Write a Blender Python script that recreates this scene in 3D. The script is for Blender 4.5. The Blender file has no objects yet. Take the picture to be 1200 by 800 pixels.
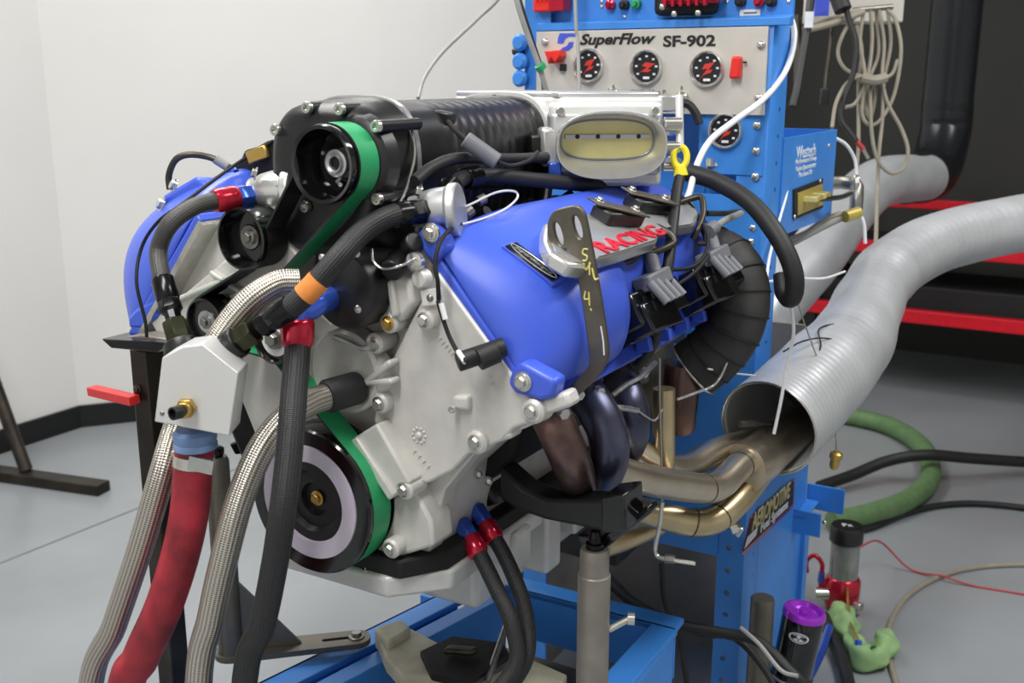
import bpy, bmesh, math, random
from mathutils import Vector, Matrix
random.seed(7)
S = bpy.context.scene
COL = S.collection
PI = math.pi

# ---------------------------------------------------------------- camera, world, lights, exposure
F = 1250.0
PITCH = math.atan(310 / F)
YAW = math.radians(30.2)
CAM = Vector((0.920, -1.032, 1.470))
FW = Vector((-math.sin(YAW) * math.cos(PITCH), math.cos(YAW) * math.cos(PITCH), -math.sin(PITCH)))
RT = Vector((math.cos(YAW), math.sin(YAW), 0))
UP = RT.cross(FW)
cd = bpy.data.cameras.new('camera'); cam = bpy.data.objects.new('camera', cd); COL.objects.link(cam)
cd.sensor_width = 36; cd.lens = 36 * F / 1200
cd.clip_start = 0.02
cam.matrix_world = Matrix((( RT.x, UP.x, -FW.x, CAM.x), (RT.y, UP.y, -FW.y, CAM.y), (RT.z, UP.z, -FW.z, CAM.z), (0, 0, 0, 1)))
cd.dof.use_dof = True; cd.dof.focus_distance = 1.6; cd.dof.aperture_fstop = 6.3
S.camera = cam
S.view_settings.view_transform = 'Standard'; S.view_settings.look = 'None'
S.view_settings.exposure = -0.25; S.view_settings.gamma = 1.0; S.view_settings.use_curve_mapping = False

W = bpy.data.worlds.new('world'); S.world = W; W.use_nodes = True
W.node_tree.nodes['Background'].inputs[0].default_value = (0.96, 0.98, 1.0, 1)
W.node_tree.nodes['Background'].inputs[1].default_value = 0.05

def area(name, loc, sx, sy, power, aim=None, col=(1, 0.985, 0.96)):
    l = bpy.data.lights.new(name, 'AREA'); l.shape = 'RECTANGLE'; l.size = sx; l.size_y = sy; l.energy = power; l.color = col
    o = bpy.data.objects.new(name, l); COL.objects.link(o); o.location = loc
    if aim is not None:
        o.rotation_euler = (Vector(aim) - Vector(loc)).to_track_quat('-Z', 'Y').to_euler()
    return o
area('ceiling_light_front_offscreen', (0.3, -1.2, 3.1), 0.4, 1.8, 75)
area('ceiling_light_middle_offscreen', (-1.3, 0.3, 3.1), 0.4, 2.4, 70)
area('ceiling_light_right_offscreen', (1.6, 1.3, 3.1), 0.4, 2.4, 70)
area('ceiling_light_back_offscreen', (-1.2, 2.3, 3.1), 1.6, 0.4, 24)

# ---------------------------------------------------------------- helpers
def ray(px, py): return FW + RT * ((px - 600) / F) + UP * ((400 - py) / F)
def atY(px, py, Y): d = ray(px, py); return CAM + d * ((Y - CAM.y) / d.y)
def atX(px, py, X): d = ray(px, py); return CAM + d * ((X - CAM.x) / d.x)
def atZ(px, py, Z): d = ray(px, py); return CAM + d * ((Z - CAM.z) / d.z)
def atD(px, py, D): return CAM + ray(px, py) * D
def atP(px, py, p0, n):
    d = ray(px, py); return CAM + d * ((Vector(p0) - CAM).dot(n) / d.dot(n))
def ys(*a): return [atY(*p) for p in a]
def ds(*a): return [atD(*p) for p in a]
def zs(*a): return [atZ(*p) for p in a]
def V(*a): return Vector(a)

def lin(c):
    return tuple((x / 255 / 12.92) if x / 255 <= 0.04045 else ((x / 255 + 0.055) / 1.055) ** 2.4 for x in c)

MATS = {}
def mat(name, rgb, rough=0.5, metal=0.0, var=0.06, scale=30, bump=0.0, bscale=200, coat=0.0, spec=None):
    m = bpy.data.materials.new(name); m.use_nodes = True
    nt = m.node_tree; b = nt.nodes['Principled BSDF']
    c = lin(rgb)
    b.inputs['Roughness'].default_value = rough; b.inputs['Metallic'].default_value = metal
    if coat: b.inputs['Coat Weight'].default_value = coat; b.inputs['Coat Roughness'].default_value = 0.08
    if spec is not None: b.inputs['Specular IOR Level'].default_value = spec
    tc = nt.nodes.new('ShaderNodeTexCoord'); n = nt.nodes.new('ShaderNodeTexNoise')
    n.inputs['Scale'].default_value = scale; n.inputs['Detail'].default_value = 5
    nt.links.new(tc.outputs['Object'], n.inputs['Vector'])
    r = nt.nodes.new('ShaderNodeValToRGB')
    r.color_ramp.elements[0].position = 0.3; r.color_ramp.elements[1].position = 0.7
    r.color_ramp.elements[0].color = tuple(x * (1 - var * 2) for x in c) + (1,)
    r.color_ramp.elements[1].color = tuple(min(1, x * (1 + var)) for x in c) + (1,)
    nt.links.new(n.outputs['Fac'], r.inputs[0]); nt.links.new(r.outputs[0], b.inputs['Base Color'])
    if bump:
        n2 = nt.nodes.new('ShaderNodeTexNoise'); n2.inputs['Scale'].default_value = bscale; n2.inputs['Detail'].default_value = 3
        nt.links.new(tc.outputs['Object'], n2.inputs['Vector'])
        bp = nt.nodes.new('ShaderNodeBump'); bp.inputs['Strength'].default_value = bump; bp.inputs['Distance'].default_value = 0.002
        nt.links.new(n2.outputs['Fac'], bp.inputs['Height']); nt.links.new(bp.outputs[0], b.inputs['Normal'])
    MATS[name] = m
    return m

def braid(name, c1, c2, rough, metal, nu, nv, strength=0.8):
    """crossed-strand weave laid out on the hose's own UVs (u around, v along in metres)"""
    m = bpy.data.materials.new(name); m.use_nodes = True
    nt = m.node_tree; b = nt.nodes['Principled BSDF']; N = nt.nodes.new; L = nt.links.new
    b.inputs['Roughness'].default_value = rough; b.inputs['Metallic'].default_value = metal
    uv = N('ShaderNodeUVMap'); sp = N('ShaderNodeSeparateXYZ'); L(uv.outputs[0], sp.inputs[0])
    def mth(op, a, bb):
        x = N('ShaderNodeMath'); x.operation = op
        for i, q in enumerate((a, bb)):
            if q is None: continue
            if isinstance(q, (int, float)): x.inputs[i].default_value = q
            else: L(q, x.inputs[i])
        return x.outputs[0]
    a = mth('MULTIPLY', sp.outputs[0], nu * 2 * PI); v = mth('MULTIPLY', sp.outputs[1], nv * 2 * PI)
    s1 = mth('SINE', mth('ADD', a, v), None); s2 = mth('SINE', mth('SUBTRACT', a, v), None)
    h = mth('ADD', mth('MULTIPLY', s1, s2), 1.0); h = mth('MULTIPLY', h, 0.5)
    r = N('ShaderNodeValToRGB'); r.color_ramp.elements[0].color = lin(c1) + (1,); r.color_ramp.elements[1].color = lin(c2) + (1,)
    r.color_ramp.elements[0].position = 0.15; r.color_ramp.elements[1].position = 0.6
    L(h, r.inputs[0]); L(r.outputs[0], b.inputs['Base Color'])
    bp = N('ShaderNodeBump'); bp.inputs['Strength'].default_value = strength; bp.inputs['Distance'].default_value = 0.0012
    L(h, bp.inputs['Height']); L(bp.outputs[0], b.inputs['Normal'])
    MATS[name] = m

mat('wall_white', (226, 225, 222), 0.75, var=0.015, scale=2, bump=0.05, bscale=60)
mat('wall_dark', (50, 50, 47), 0.6, var=0.06, scale=2)
mat('floor_grey', (149, 154, 158), 0.28, var=0.06, scale=2.2, bump=0.03, bscale=12)
mat('joint', (120, 122, 124), 0.8)
mat('base_black', (18, 18, 19), 0.35, var=0.1)
mat('blue_cover', (66, 95, 210), 0.34, var=0.02, scale=8, bump=0.02, bscale=400)
mat('blue_dyno', (62, 138, 224), 0.42, var=0.06, scale=7, bump=0.02, bscale=60)
mat('cast_alu', (210, 208, 203), 0.45, 0.18, var=0.06, scale=24, bump=0.12, bscale=350)
mat('alu_bright', (214, 214, 212), 0.25, 0.75, var=0.03, scale=40, bump=0.02)
mat('alu_white', (226, 226, 224), 0.32, 0.35, var=0.02)
mat('alu_brushed', (196, 197, 198), 0.38, 0.7, var=0.03, scale=10)
mat('chrome', (222, 222, 222), 0.16, 0.8, var=0.02)
mat('steel', (150, 148, 142), 0.35, 0.9, var=0.12, scale=60)
mat('zinc', (205, 204, 198), 0.25, 0.9, var=0.06, scale=80)
mat('black_satin', (26, 26, 28), 0.36, var=0.1, scale=40, bump=0.04, bscale=500)
mat('black_gloss', (12, 12, 13), 0.12, var=0.1, coat=0.4)
mat('black_rubber', (30, 30, 32), 0.55, var=0.12, scale=50, bump=0.05)
mat('black_matte', (16, 16, 17), 0.7, var=0.1)
mat('black_anod', (18, 18, 20), 0.2, 0.4, var=0.05)
mat('olive_anod', (58, 60, 40), 0.22, 0.6, var=0.1)
mat('belt_green', (36, 156, 98), 0.5, var=0.05, scale=60)
mat('white_paint', (205, 196, 214), 0.5, var=0.04)
mat('white_plastic', (232, 233, 234), 0.4, var=0.02)
mat('brass', (196, 164, 92), 0.3, 0.9, var=0.1)
mat('gold_plate', (196, 178, 96), 0.42, 0.5, var=0.04)
mat('cream_blade', (226, 216, 150), 0.4, 0.35, var=0.03)
mat('red_anod', (190, 22, 52), 0.2, 0.5, var=0.05, coat=0.3)
mat('blue_anod', (60, 98, 210), 0.2, 0.5, var=0.05, coat=0.3)
mat('light_blue', (110, 140, 186), 0.4, var=0.06)
mat('red_hose', (158, 36, 50), 0.5, var=0.28, scale=24, bump=0.08, bscale=120)
mat('red_paint', (206, 34, 36), 0.35, var=0.08)
mat('red_beam', (214, 10, 36), 0.4, var=0.08)
mat('red_plastic', (232, 44, 36), 0.35, var=0.04)
mat('red_text', (206, 22, 52), 0.4, var=0.05)
mat('orange_tape', (224, 138, 62), 0.6, var=0.08, scale=50)
mat('yellow', (240, 224, 50), 0.4, var=0.03)
mat('yellow_ink', (222, 214, 120), 0.6)
mat('black_ink', (24, 22, 22), 0.6)
mat('blue_ink', (64, 86, 205), 0.5)
mat('white_ink', (232, 236, 240), 0.6)
mat('grey_ink', (110, 108, 104), 0.6)
mat('panel_grey', (198, 194, 186), 0.45, 0.0, var=0.02)
mat('dark_steel', (78, 74, 66), 0.4, 0.75, var=0.14, scale=30)
mat('raw_steel', (60, 54, 48), 0.4, 0.7, var=0.3, scale=12)
mat('jack_grey', (146, 140, 132), 0.45, 0.45, var=0.08, scale=20)
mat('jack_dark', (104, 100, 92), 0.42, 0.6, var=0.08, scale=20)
mat('bone', (198, 194, 172), 0.6, var=0.1, scale=30, bump=0.1)
mat('header_red', (120, 96, 90), 0.32, 0.85, var=0.3, scale=14)
mat('header_blue', (92, 94, 116), 0.34, 0.8, var=0.22, scale=16)
mat('tank_alu', (214, 214, 213), 0.36, 0.35, var=0.02, scale=12)
mat('stainless', (208, 196, 176), 0.3, 0.92, var=0.1, scale=10)
mat('stainless_gold', (208, 190, 152), 0.34, 0.92, var=0.12, scale=10)
mat('weld', (120, 100, 84), 0.4, 0.9, var=0.2, scale=60)
mat('galvanised', (196, 199, 202), 0.36, 0.35, var=0.06, scale=9, bump=0.3, bscale=45)
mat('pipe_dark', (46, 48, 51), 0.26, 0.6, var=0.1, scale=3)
mat('wrap_black', (46, 45, 45), 0.62, var=0.16, scale=30, bump=0.2, bscale=80)
mat('cable_beige', (150, 143, 128), 0.55, var=0.06)
mat('cable_grey', (150, 150, 148), 0.5)
mat('cable_white', (236, 238, 240), 0.35)
mat('connector_grey', (112, 114, 120), 0.5, var=0.06)
mat('green_hose', (98, 130, 86), 0.6, var=0.1, scale=30)
mat('rag_green', (150, 186, 128), 0.85, var=0.12, scale=24, bump=0.3, bscale=120)
mat('purple', (172, 52, 216), 0.2, 0.4, var=0.05, coat=0.3)
mat('red_wire', (186, 60, 66), 0.5)
mat('pan_alu', (206, 206, 204), 0.42, 0.25, var=0.05, scale=22, bump=0.1, bscale=300)
mat('gauge_black', (28, 28, 30), 0.35)
mat('gauge_red', (216, 52, 44), 0.5)
mat('bracket_grey', (104, 98, 88), 0.42, 0.7, var=0.1, scale=40)
mat('foil', (200, 200, 200), 0.3, 0.9, var=0.15, scale=120, bump=0.6, bscale=180)
mat('clear_grey', (150, 152, 150), 0.18, 0.4, var=0.1)
mat('dull_brown', (142, 136, 126), 0.6, 0.1, var=0.15, scale=6)
braid('braid_steel', (104, 99, 92), (206, 199, 188), 0.3, 0.85, 10, 170, 0.8)
braid('braid_black', (18, 18, 19), (36, 36, 38), 0.5, 0.0, 12, 220, 0.5)
braid('braid_grey', (44, 44, 44), (82, 80, 78), 0.45, 0.2, 12, 220, 0.4)

def catmull(pts, sub, closed=False):
    P = [Vector(p) for p in pts]; n = len(P)
    if n < 3 and not closed:
        return [P[0].lerp(P[1], i / sub) for i in range(sub + 1)]
    out = []
    for i in range(n if closed else n - 1):
        p0 = P[(i - 1) % n] if closed or i > 0 else P[0] * 2 - P[1]
        p1 = P[i]; p2 = P[(i + 1) % n]
        p3 = P[(i + 2) % n] if closed or i + 2 < n else P[-1] * 2 - P[-2]
        for k in range(sub):
            t = k / sub
            out.append(0.5 * ((2 * p1) + (p2 - p0) * t + (2 * p0 - 5 * p1 + 4 * p2 - p3) * t * t + (3 * p1 - p0 - 3 * p2 + p3) * t ** 3))
    if not closed: out.append(P[-1])
    return out

def frame(ax):
    ax = Vector(ax).normalized()
    h = V(0, 0, 1) if abs(ax.z) < 0.9 else V(1, 0, 0)
    u = h.cross(ax).normalized(); return u, ax.cross(u), ax

class MB:
    def __init__(s): s.v = []; s.f = []; s.mi = []; s.uv = {}
    def add(s, vs, fs, mi=0, uvs=None):
        o = len(s.v); s.v += [Vector(q) for q in vs]
        for k, f in enumerate(fs):
            if uvs: s.uv[len(s.f)] = uvs[k]
            s.f.append([i + o for i in f]); s.mi.append(mi)
        return s
    def box(s, c, size, u=None, v=None, w=None, mi=0):
        c = Vector(c); u = Vector(u or (1, 0, 0)).normalized(); v = Vector(v or (0, 1, 0)).normalized(); w = Vector(w).normalized() if w is not None else u.cross(v)
        a, b, d = (q / 2 for q in size)
        vs = [c + u * (a * i) + v * (b * j) + w * (d * k) for i in (-1, 1) for j in (-1, 1) for k in (-1, 1)]
        return s.add(vs, [(0, 1, 3, 2), (4, 6, 7, 5), (0, 4, 5, 1), (2, 3, 7, 6), (0, 2, 6, 4), (1, 5, 7, 3)], mi)
    def bx(s, x0, x1, y0, y1, z0, z1, mi=0):
        return s.box(((x0 + x1) / 2, (y0 + y1) / 2, (z0 + z1) / 2), (abs(x1 - x0), abs(y1 - y0), abs(z1 - z0)), mi=mi)
    def prism(s, poly, vec, mi=0):
        n = len(poly); vec = Vector(vec); P = [Vector(p) for p in poly]
        vs = P + [p + vec for p in P]
        fs = [tuple(range(n)), tuple(range(2 * n - 1, n - 1, -1))] + [(i, (i + 1) % n, n + (i + 1) % n, n + i) for i in range(n)]
        return s.add(vs, fs, mi)
    def loft(s, rings, cap0=True, cap1=True, closed=True, mi=0):
        n = len(rings[0]); vs = [q for r in rings for q in r]; fs = []
        for i in range(len(rings) - 1):
            for j in range(n if closed else n - 1):
                k = (j + 1) % n; fs.append((i * n + j, i * n + k, (i + 1) * n + k, (i + 1) * n + j))
        if cap0: fs.append(tuple(range(n - 1, -1, -1)))
        if cap1: fs.append(tuple((len(rings) - 1) * n + j for j in range(n)))
        return s.add(vs, fs, mi)
    def lathe(s, prof, o, ax, seg=32, mi=0, cap=True, sc=(1, 1)):
        u, v, a = frame(ax); o = Vector(o)
        rings = [[o + a * h + (u * (math.cos(2 * PI * k / seg) * sc[0]) + v * (math.sin(2 * PI * k / seg) * sc[1])) * max(r, 1e-5) for k in range(seg)] for r, h in prof]
        return s.loft(rings, cap, cap, True, mi)
    def cyl(s, p, q, r, r2=None, seg=20, mi=0):
        p = Vector(p); q = Vector(q); L = (q - p).length
        return s.lathe([(r, 0), (r2 if r2 is not None else r, L)], p, q - p, seg, mi)
    def tube(s, pts, r, seg=10, sub=6, closed=False, cap=True, mi=0, smooth=True):
        P = catmull(pts, sub, closed) if smooth else [Vector(p) for p in pts]
        n = len(P); T = []
        for i in range(n):
            a = P[(i - 1) % n] if closed or i > 0 else P[0]; b = P[(i + 1) % n] if closed or i < n - 1 else P[-1]
            d = b - a; T.append(d.normalized() if d.length > 1e-9 else V(0, 0, 1))
        u = frame(T[0])[0]; ln = 0; vs = []; vv = []
        for i in range(n):
            u = (u - T[i] * u.dot(T[i])).normalized(); w = T[i].cross(u)
            if i: ln += (P[i] - P[i - 1]).length
            rr = r(i / max(1, n - 1)) if callable(r) else r
            vs += [P[i] + (u * math.cos(2 * PI * k / seg) + w * math.sin(2 * PI * k / seg)) * rr for k in range(seg)]; vv.append(ln)
        fs = []; uvs = []
        for i in range(n if closed else n - 1):
            i2 = (i + 1) % n
            for k in range(seg):
                k2 = (k + 1) % seg
                fs.append((i * seg + k, i * seg + k2, i2 * seg + k2, i2 * seg + k))
                uvs.append(((k / seg, vv[i]), ((k + 1) / seg, vv[i]), ((k + 1) / seg, vv[i2]), (k / seg, vv[i2])))
        if cap and not closed:
            fs.append(tuple(range(seg - 1, -1, -1))); uvs.append(tuple((0, 0) for _ in range(seg)))
            fs.append(tuple((n - 1) * seg + k for k in range(seg))); uvs.append(tuple((0, 0) for _ in range(seg)))
        return s.add(vs, fs, mi, uvs)
    def build(s, name, m, parent=None, bevel=0, bseg=2, angle=38, subsurf=0, solid=0):
        me = bpy.data.meshes.new(name); me.from_pydata([tuple(q) for q in s.v], [], s.f)
        ms = m if isinstance(m, (list, tuple)) else [m]
        for q in ms: me.materials.append(MATS[q])
        for i, p in enumerate(me.polygons): p.material_index = s.mi[i]
        if s.uv:
            ul = me.uv_layers.new(name='UVMap')
            for i, p in enumerate(me.polygons):
                if i in s.uv:
                    for k, li in enumerate(p.loop_indices): ul.data[li].uv = s.uv[i][k]
        if not solid:
            bm = bmesh.new(); bm.from_mesh(me); bmesh.ops.recalc_face_normals(bm, faces=bm.faces); bm.to_mesh(me); bm.free()
        me.shade_smooth()
        if not subsurf: me.set_sharp_from_angle(angle=math.radians(angle))
        o = bpy.data.objects.new(name, me); COL.objects.link(o)
        if solid:
            md = o.modifiers.new('s', 'SOLIDIFY'); md.thickness = solid; md.offset = 0
        if bevel:
            md = o.modifiers.new('b', 'BEVEL'); md.width = bevel; md.segments = bseg; md.limit_method = 'ANGLE'; md.angle_limit = math.radians(40)
        if subsurf:
            md = o.modifiers.new('s', 'SUBSURF'); md.levels = subsurf; md.render_levels = subsurf
        if parent is not None: attach(o, parent)
        return o

ROOT = {}
def worldloc(o):
    p = Vector(o.location)
    while o.parent: o = o.parent; p = p + Vector(o.location)
    return p
def attach(o, parent):
    o.parent = parent; o.location = Vector(o.location) - worldloc(parent)
def tag(o, label, cat, group=None, kind=None):
    o['label'] = label; o['category'] = cat
    if group: o['group'] = group
    if kind: o['kind'] = kind
    return o
def thing(name, label, cat, loc=(0, 0, 0), group=None):
    o = bpy.data.objects.new(name, None); COL.objects.link(o); o.location = loc; o.empty_display_size = 0.02
    return tag(o, label, cat, group)
def struct(o): o['kind'] = 'structure'; return o

BM = {}
def unit_mesh(kind, m):
    key = (kind, m)
    if key in BM: return BM[key]
    b = MB()
    if kind == 'hex':     # flange hex bolt, unit radius, head along +Z
        b.lathe([(1.25, 0), (1.25, 0.18), (1.1, 0.25)], (0, 0, 0), (0, 0, 1), 16)
        b.lathe([(0.85, 0.2), (0.85, 0.75), (0.75, 0.85)], (0, 0, 0), (0, 0, 1), 6)
    elif kind == 'socket':
        b.lathe([(1, 0), (1, 0.85), (0.9, 1.0), (0.55, 1.0), (0.5, 0.5)], (0, 0, 0), (0, 0, 1), 14)
    elif kind == 'dome':
        b.lathe([(1, 0), (0.95, 0.25), (0.75, 0.5), (0.4, 0.65), (0.05, 0.7)], (0, 0, 0), (0, 0, 1), 14)
    elif kind == 'hole':
        b.lathe([(1, 0), (1, 0.1)], (0, 0, 0), (0, 0, 1), 12)
    me = bpy.data.meshes.new(kind); me.from_pydata([tuple(q) for q in b.v], [], b.f); me.materials.append(MATS[m])
    me.shade_smooth(); me.set_sharp_from_angle(angle=math.radians(35))
    BM[key] = me; return me
def bolt(parent, p, d, r, m='zinc', kind='hex', name='bolt'):
    o = bpy.data.objects.new(name, unit_mesh(kind, m)); COL.objects.link(o)
    o.location = p; o.rotation_euler = Vector(d).to_track_quat('Z', 'Y').to_euler(); o.scale = (r, r, r)
    attach(o, parent); return o

def text(body, parent, name, c, xd, yd, m, width=None, height=None, shear=0, bold=0.0, ext=0.0006):
    cu = bpy.data.curves.new(name, 'FONT'); cu.body = body; cu.align_x = 'CENTER'; cu.align_y = 'CENTER'
    cu.size = 1; cu.shear = shear; cu.offset = bold; cu.extrude = 0.01; cu.resolution_u = 3
    t = bpy.data.objects.new(name, cu); COL.objects.link(t)
    dg = bpy.context.evaluated_depsgraph_get(); me = bpy.data.meshes.new_from_object(t.evaluated_get(dg))
    bpy.data.objects.remove(t); bpy.data.curves.remove(cu)
    me.name = name
    xs = [q.co.x for q in me.vertices]; yv = [q.co.y for q in me.vertices]
    sx = width / (max(xs) - min(xs)) if width else None; sy = height / (max(yv) - min(yv)) if height else None
    sx = sx or sy; sy = sy or sx
    cx = (max(xs) + min(xs)) / 2; cy = (max(yv) + min(yv)) / 2
    X = Vector(xd).normalized(); Y = Vector(yd); Y = (Y - X * Y.dot(X)).normalized(); Z = X.cross(Y)
    for q in me.vertices:
        co = q.co; q.co = X * ((co.x - cx) * sx) + Y * ((co.y - cy) * sy) + Z * (co.z * ext / 0.01)
    me.materials.clear(); me.materials.append(MATS[m])
    o = bpy.data.objects.new(name, me); COL.objects.link(o); o.location = c
    if parent is not None: attach(o, parent)
    return o
def hose(name, label, cat, pts, r, m, seg=12, sub=8, group=None, fittings=None):
    """a hose as a thing of its own; fittings = [(part name, [(r, h)...], origin, axis, material, seg)]"""
    if fittings:
        t = thing(name, label, cat, pts[0], group)
        MB().tube(pts, r, seg, sub).build('hose_tube', m, t)
        for n, prof, o, ax, mm, sg in fittings: MB().lathe(prof, o, ax, sg).build(n, mm, t, bevel=0.0006, bseg=1)
        return t
    return tag(MB().tube(pts, r, seg, sub).build(name, m), label, cat, group)

def drill(o, holes):
    """cut real round holes: (point, direction, radius, depth) each"""
    cut = MB()
    for p, d, r, dep in holes:
        d = Vector(d).normalized(); p = Vector(p); cut.cyl(p + d * 0.01, p - d * dep, r, seg=14)
    c = cut.build('cutter', 'steel')
    md = o.modifiers.new('drill', 'BOOLEAN'); md.object = c; md.operation = 'DIFFERENCE'; md.solver = 'EXACT'
    bpy.context.view_layer.update()
    me = bpy.data.meshes.new_from_object(o.evaluated_get(bpy.context.evaluated_depsgraph_get()))
    me.name = o.name; o.modifiers.clear(); o.data = me
    me.shade_smooth(); me.set_sharp_from_angle(angle=0.6)
    cm = c.data; bpy.data.objects.remove(c); bpy.data.meshes.remove(cm)

# ================================================================ the room
fl = struct(MB().bx(-6, 6, -3, 9, -0.05, 0).build('floor', 'floor_grey'))
a, b2 = atZ(0, 660, 0), atZ(175, 590, 0); d = (b2 - a).normalized(); a = a - d * 2.0; b2 = b2 + d * 3.0
MB().box((a + b2) / 2 + V(0, 0, 0.0008), ((b2 - a).length, 0.008, 0.0016), d, V(-d.y, d.x, 0)).build('floor_joint', 'joint', fl)
CORNER = V(-2.905, 1.826, 0); WD = V(0.62, 0.785, 0).normalized(); WEND = CORNER + WD * 3.0
struct(MB().bx(-3.005, -2.905, -3, 1.87, 0, 3.3).build('wall_left', 'wall_white'))
nrm = V(-WD.y, WD.x, 0)
struct(MB().prism([CORNER, WEND, WEND + nrm * 0.1, CORNER + nrm * 0.1], (0, 0, 3.3)).build('wall_back', 'wall_white'))
struct(MB().bx(WEND.x - 0.1, WEND.x, WEND.y, 5.0, 0, 3.3).build('wall_return', 'wall_dark'))
struct(MB().bx(WEND.x - 0.1, 6, 5.0, 5.1, 0, 3.3).build('wall_right', 'wall_dark'))
struct(MB().bx(-2.905, -2.89, -3, 1.83, 0, 0.098).build('baseboard_left', 'base_black', bevel=0.003))
struct(MB().prism([CORNER, CORNER + WD * 2.98, CORNER + WD * 2.98 - nrm * 0.015, CORNER - nrm * 0.015], (0, 0, 0.098)).build('baseboard_back', 'base_black', bevel=0.003))

struct(MB().bx(-3.1, 6, -3.1, 9, 3.2, 3.3).build('ceiling', 'wall_white'))
struct(MB().bx(-3.005, 4.1, -3.1, -3.0, 0, 3.2).build('wall_front', 'wall_white'))
struct(MB().bx(4.0, 4.1, -3.0, 5.1, 0, 3.2).build('wall_side', 'wall_white'))

# ================================================================ dyno tower
TY = 1.0; TX = 0.302
tw = thing('dyno_tower', 'tall blue steel dynamometer console with grey gauge panel behind the engine', 'dynamometer', (0.05, TY + 0.2, 0))
def part(n, m, mb, par=None, **k): return mb.build(n, m, par if par is not None else tw, **k)
# right upright: perforated angle iron, front flange and side flange
upr = part('upright', 'blue_dyno', MB().prism([V(0.243, TY, 0), V(TX, TY, 0), V(TX, TY + 0.105, 0), V(TX - 0.006, TY + 0.105, 0), V(TX - 0.006, TY + 0.006, 0), V(0.243, TY + 0.006, 0)], (0, 0, 1.57)), bevel=0.001)
part('upright', 'blue_dyno', MB().prism([V(-0.232, TY, 0), V(-0.17, TY, 0), V(-0.17, TY + 0.006, 0), V(-0.226, TY + 0.006, 0), V(-0.226, TY + 0.105, 0), V(-0.232, TY + 0.105, 0)], (0, 0, 1.85)), bevel=0.001)
part('upright', 'blue_dyno', MB().bx(TX - 0.04, TX, TY + 0.45, TY + 0.49, 0, 0.64), bevel=0.001)
drill(upr, [((TX, TY + 0.065, 0.16 + k * 0.052), (1, 0, 0), 0.0055, 0.03) for k in range(26)] + [((0.268, TY, 0.14 + k * 0.052), (0, -1, 0), 0.0065, 0.03) for k in range(8)])
# front skins
part('cross_member', 'blue_dyno', MB().bx(-0.2, 0.243, TY - 0.004, TY + 0.05, 0.48, 0.56), bevel=0.002)
part('front_sheet', 'blue_dyno', MB().bx(0.165, TX - 0.006, TY - 0.003, TY, 1.285, 1.402), bevel=0.0005)
part('front_sheet', 'blue_dyno', MB().bx(0.06, TX - 0.006, TY - 0.003, TY, 0.56, 1.245), bevel=0.0005)
part('front_sheet', 'blue_dyno', MB().bx(-0.2, 0.06, TY - 0.003, TY, 0.56, 1.26), bevel=0.0005)
part('back_sheet', 'blue_dyno', MB().bx(-0.22, TX - 0.01, TY + 0.10, TY + 0.103, 0.66, 1.57))
part('top_cover', 'blue_dyno', MB().prism([V(-0.2, TY - 0.006, 1.563), V(-0.2, TY - 0.006, 1.577), V(-0.2, TY + 0.02, 1.583), V(-0.2, TY + 0.02, 1.563)], (TX + 0.2 + 0.03, 0, 0)), bevel=0.001)
part('top_sheet', 'blue_dyno', MB().bx(-0.22, TX + 0.028, TY + 0.02, TY + 0.03, 1.575, 1.9), bevel=0.001)
part('lower_side_panel', 'blue_dyno', MB().bx(TX - 0.012, TX - 0.001, TY + 0.01, TY + 0.46, 0.0, 0.64), bevel=0.001)
part('inner_panel', 'dull_brown', MB().bx(-0.24, TX - 0.02, TY + 0.44, TY + 0.45, 0, 0.9))
part('inner_panel', 'dull_brown', MB().bx(-0.25, -0.24, TY + 0.006, TY + 0.45, 0, 0.9))
part('side_beam', 'blue_dyno', MB().bx(TX - 0.05, TX - 0.002, TY + 0.1, TY + 0.46, 0.64, 0.7), bevel=0.002)
# side box with lettering
p = [atX(918, 162, TX), atX(977, 152, TX), atX(977, 250, TX), atX(918, 272, TX)]
y0, y1 = TY + 0.1, 1.52
sb = part('side_box', 'blue_dyno', MB().prism([V(TX, y0, 1.155), V(TX, y1, 1.15), V(TX, y1, 1.352), V(TX, y0, 1.352)], (0.004, 0, 0)).bx(TX - 0.16, TX, y1 - 0.004, y1, 1.15, 1.352).bx(TX - 0.16, TX - 0.155, y0, y1, 1.15, 1.352), bevel=0.0005)
XF = TX + 0.0045
def side_text(body, px, py, w, h, name='lettering'):
    text(body, sb, name, atX(px, py, XF), (0, 1, 0), (0, 0, 1), 'white_ink', width=w, height=h)
side_text('Westech', 945, 177, 0.150, 0.026)
side_text('Performance Group', 945, 188, 0.160, 0.014)
side_text('Engine Dynamometer', 945, 196, 0.155, 0.014)
side_text('Mira Loma CA', 944, 203, 0.105, 0.010)
pl = part('connector_plate', 'black_ink', MB().prism([atX(929, 222, XF), atX(963, 209, XF), atX(963, 243, XF), atX(929, 257, XF)], (0.003, 0, 0)), sb)
part('thermocouple_panel', 'gold_plate', MB().prism([atX(933, 226, XF), atX(962, 215, XF), atX(962, 240, XF), atX(933, 252, XF)], (0.005, 0, 0)), bevel=0.001)
for k, (qx, qy) in enumerate(((931, 254), (961, 212))): bolt(tw, atX(qx, qy, XF + 0.003), (1, 0, 0), 0.005, 'zinc', 'dome', 'screw')
for k in range(4):
    q = atX(946 + k * 5, 233 - k * 2, XF + 0.01)
    part('thermocouple_plug', 'gold_plate' if k % 2 else 'cream_blade', MB().box(q + V(0.008, 0, 0), (0.028, 0.02, 0.011)), bevel=0.001)
bolt(tw, atX(971, 171, XF), (1, 0, 0), 0.006, 'zinc', 'dome', 'screw')
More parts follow.
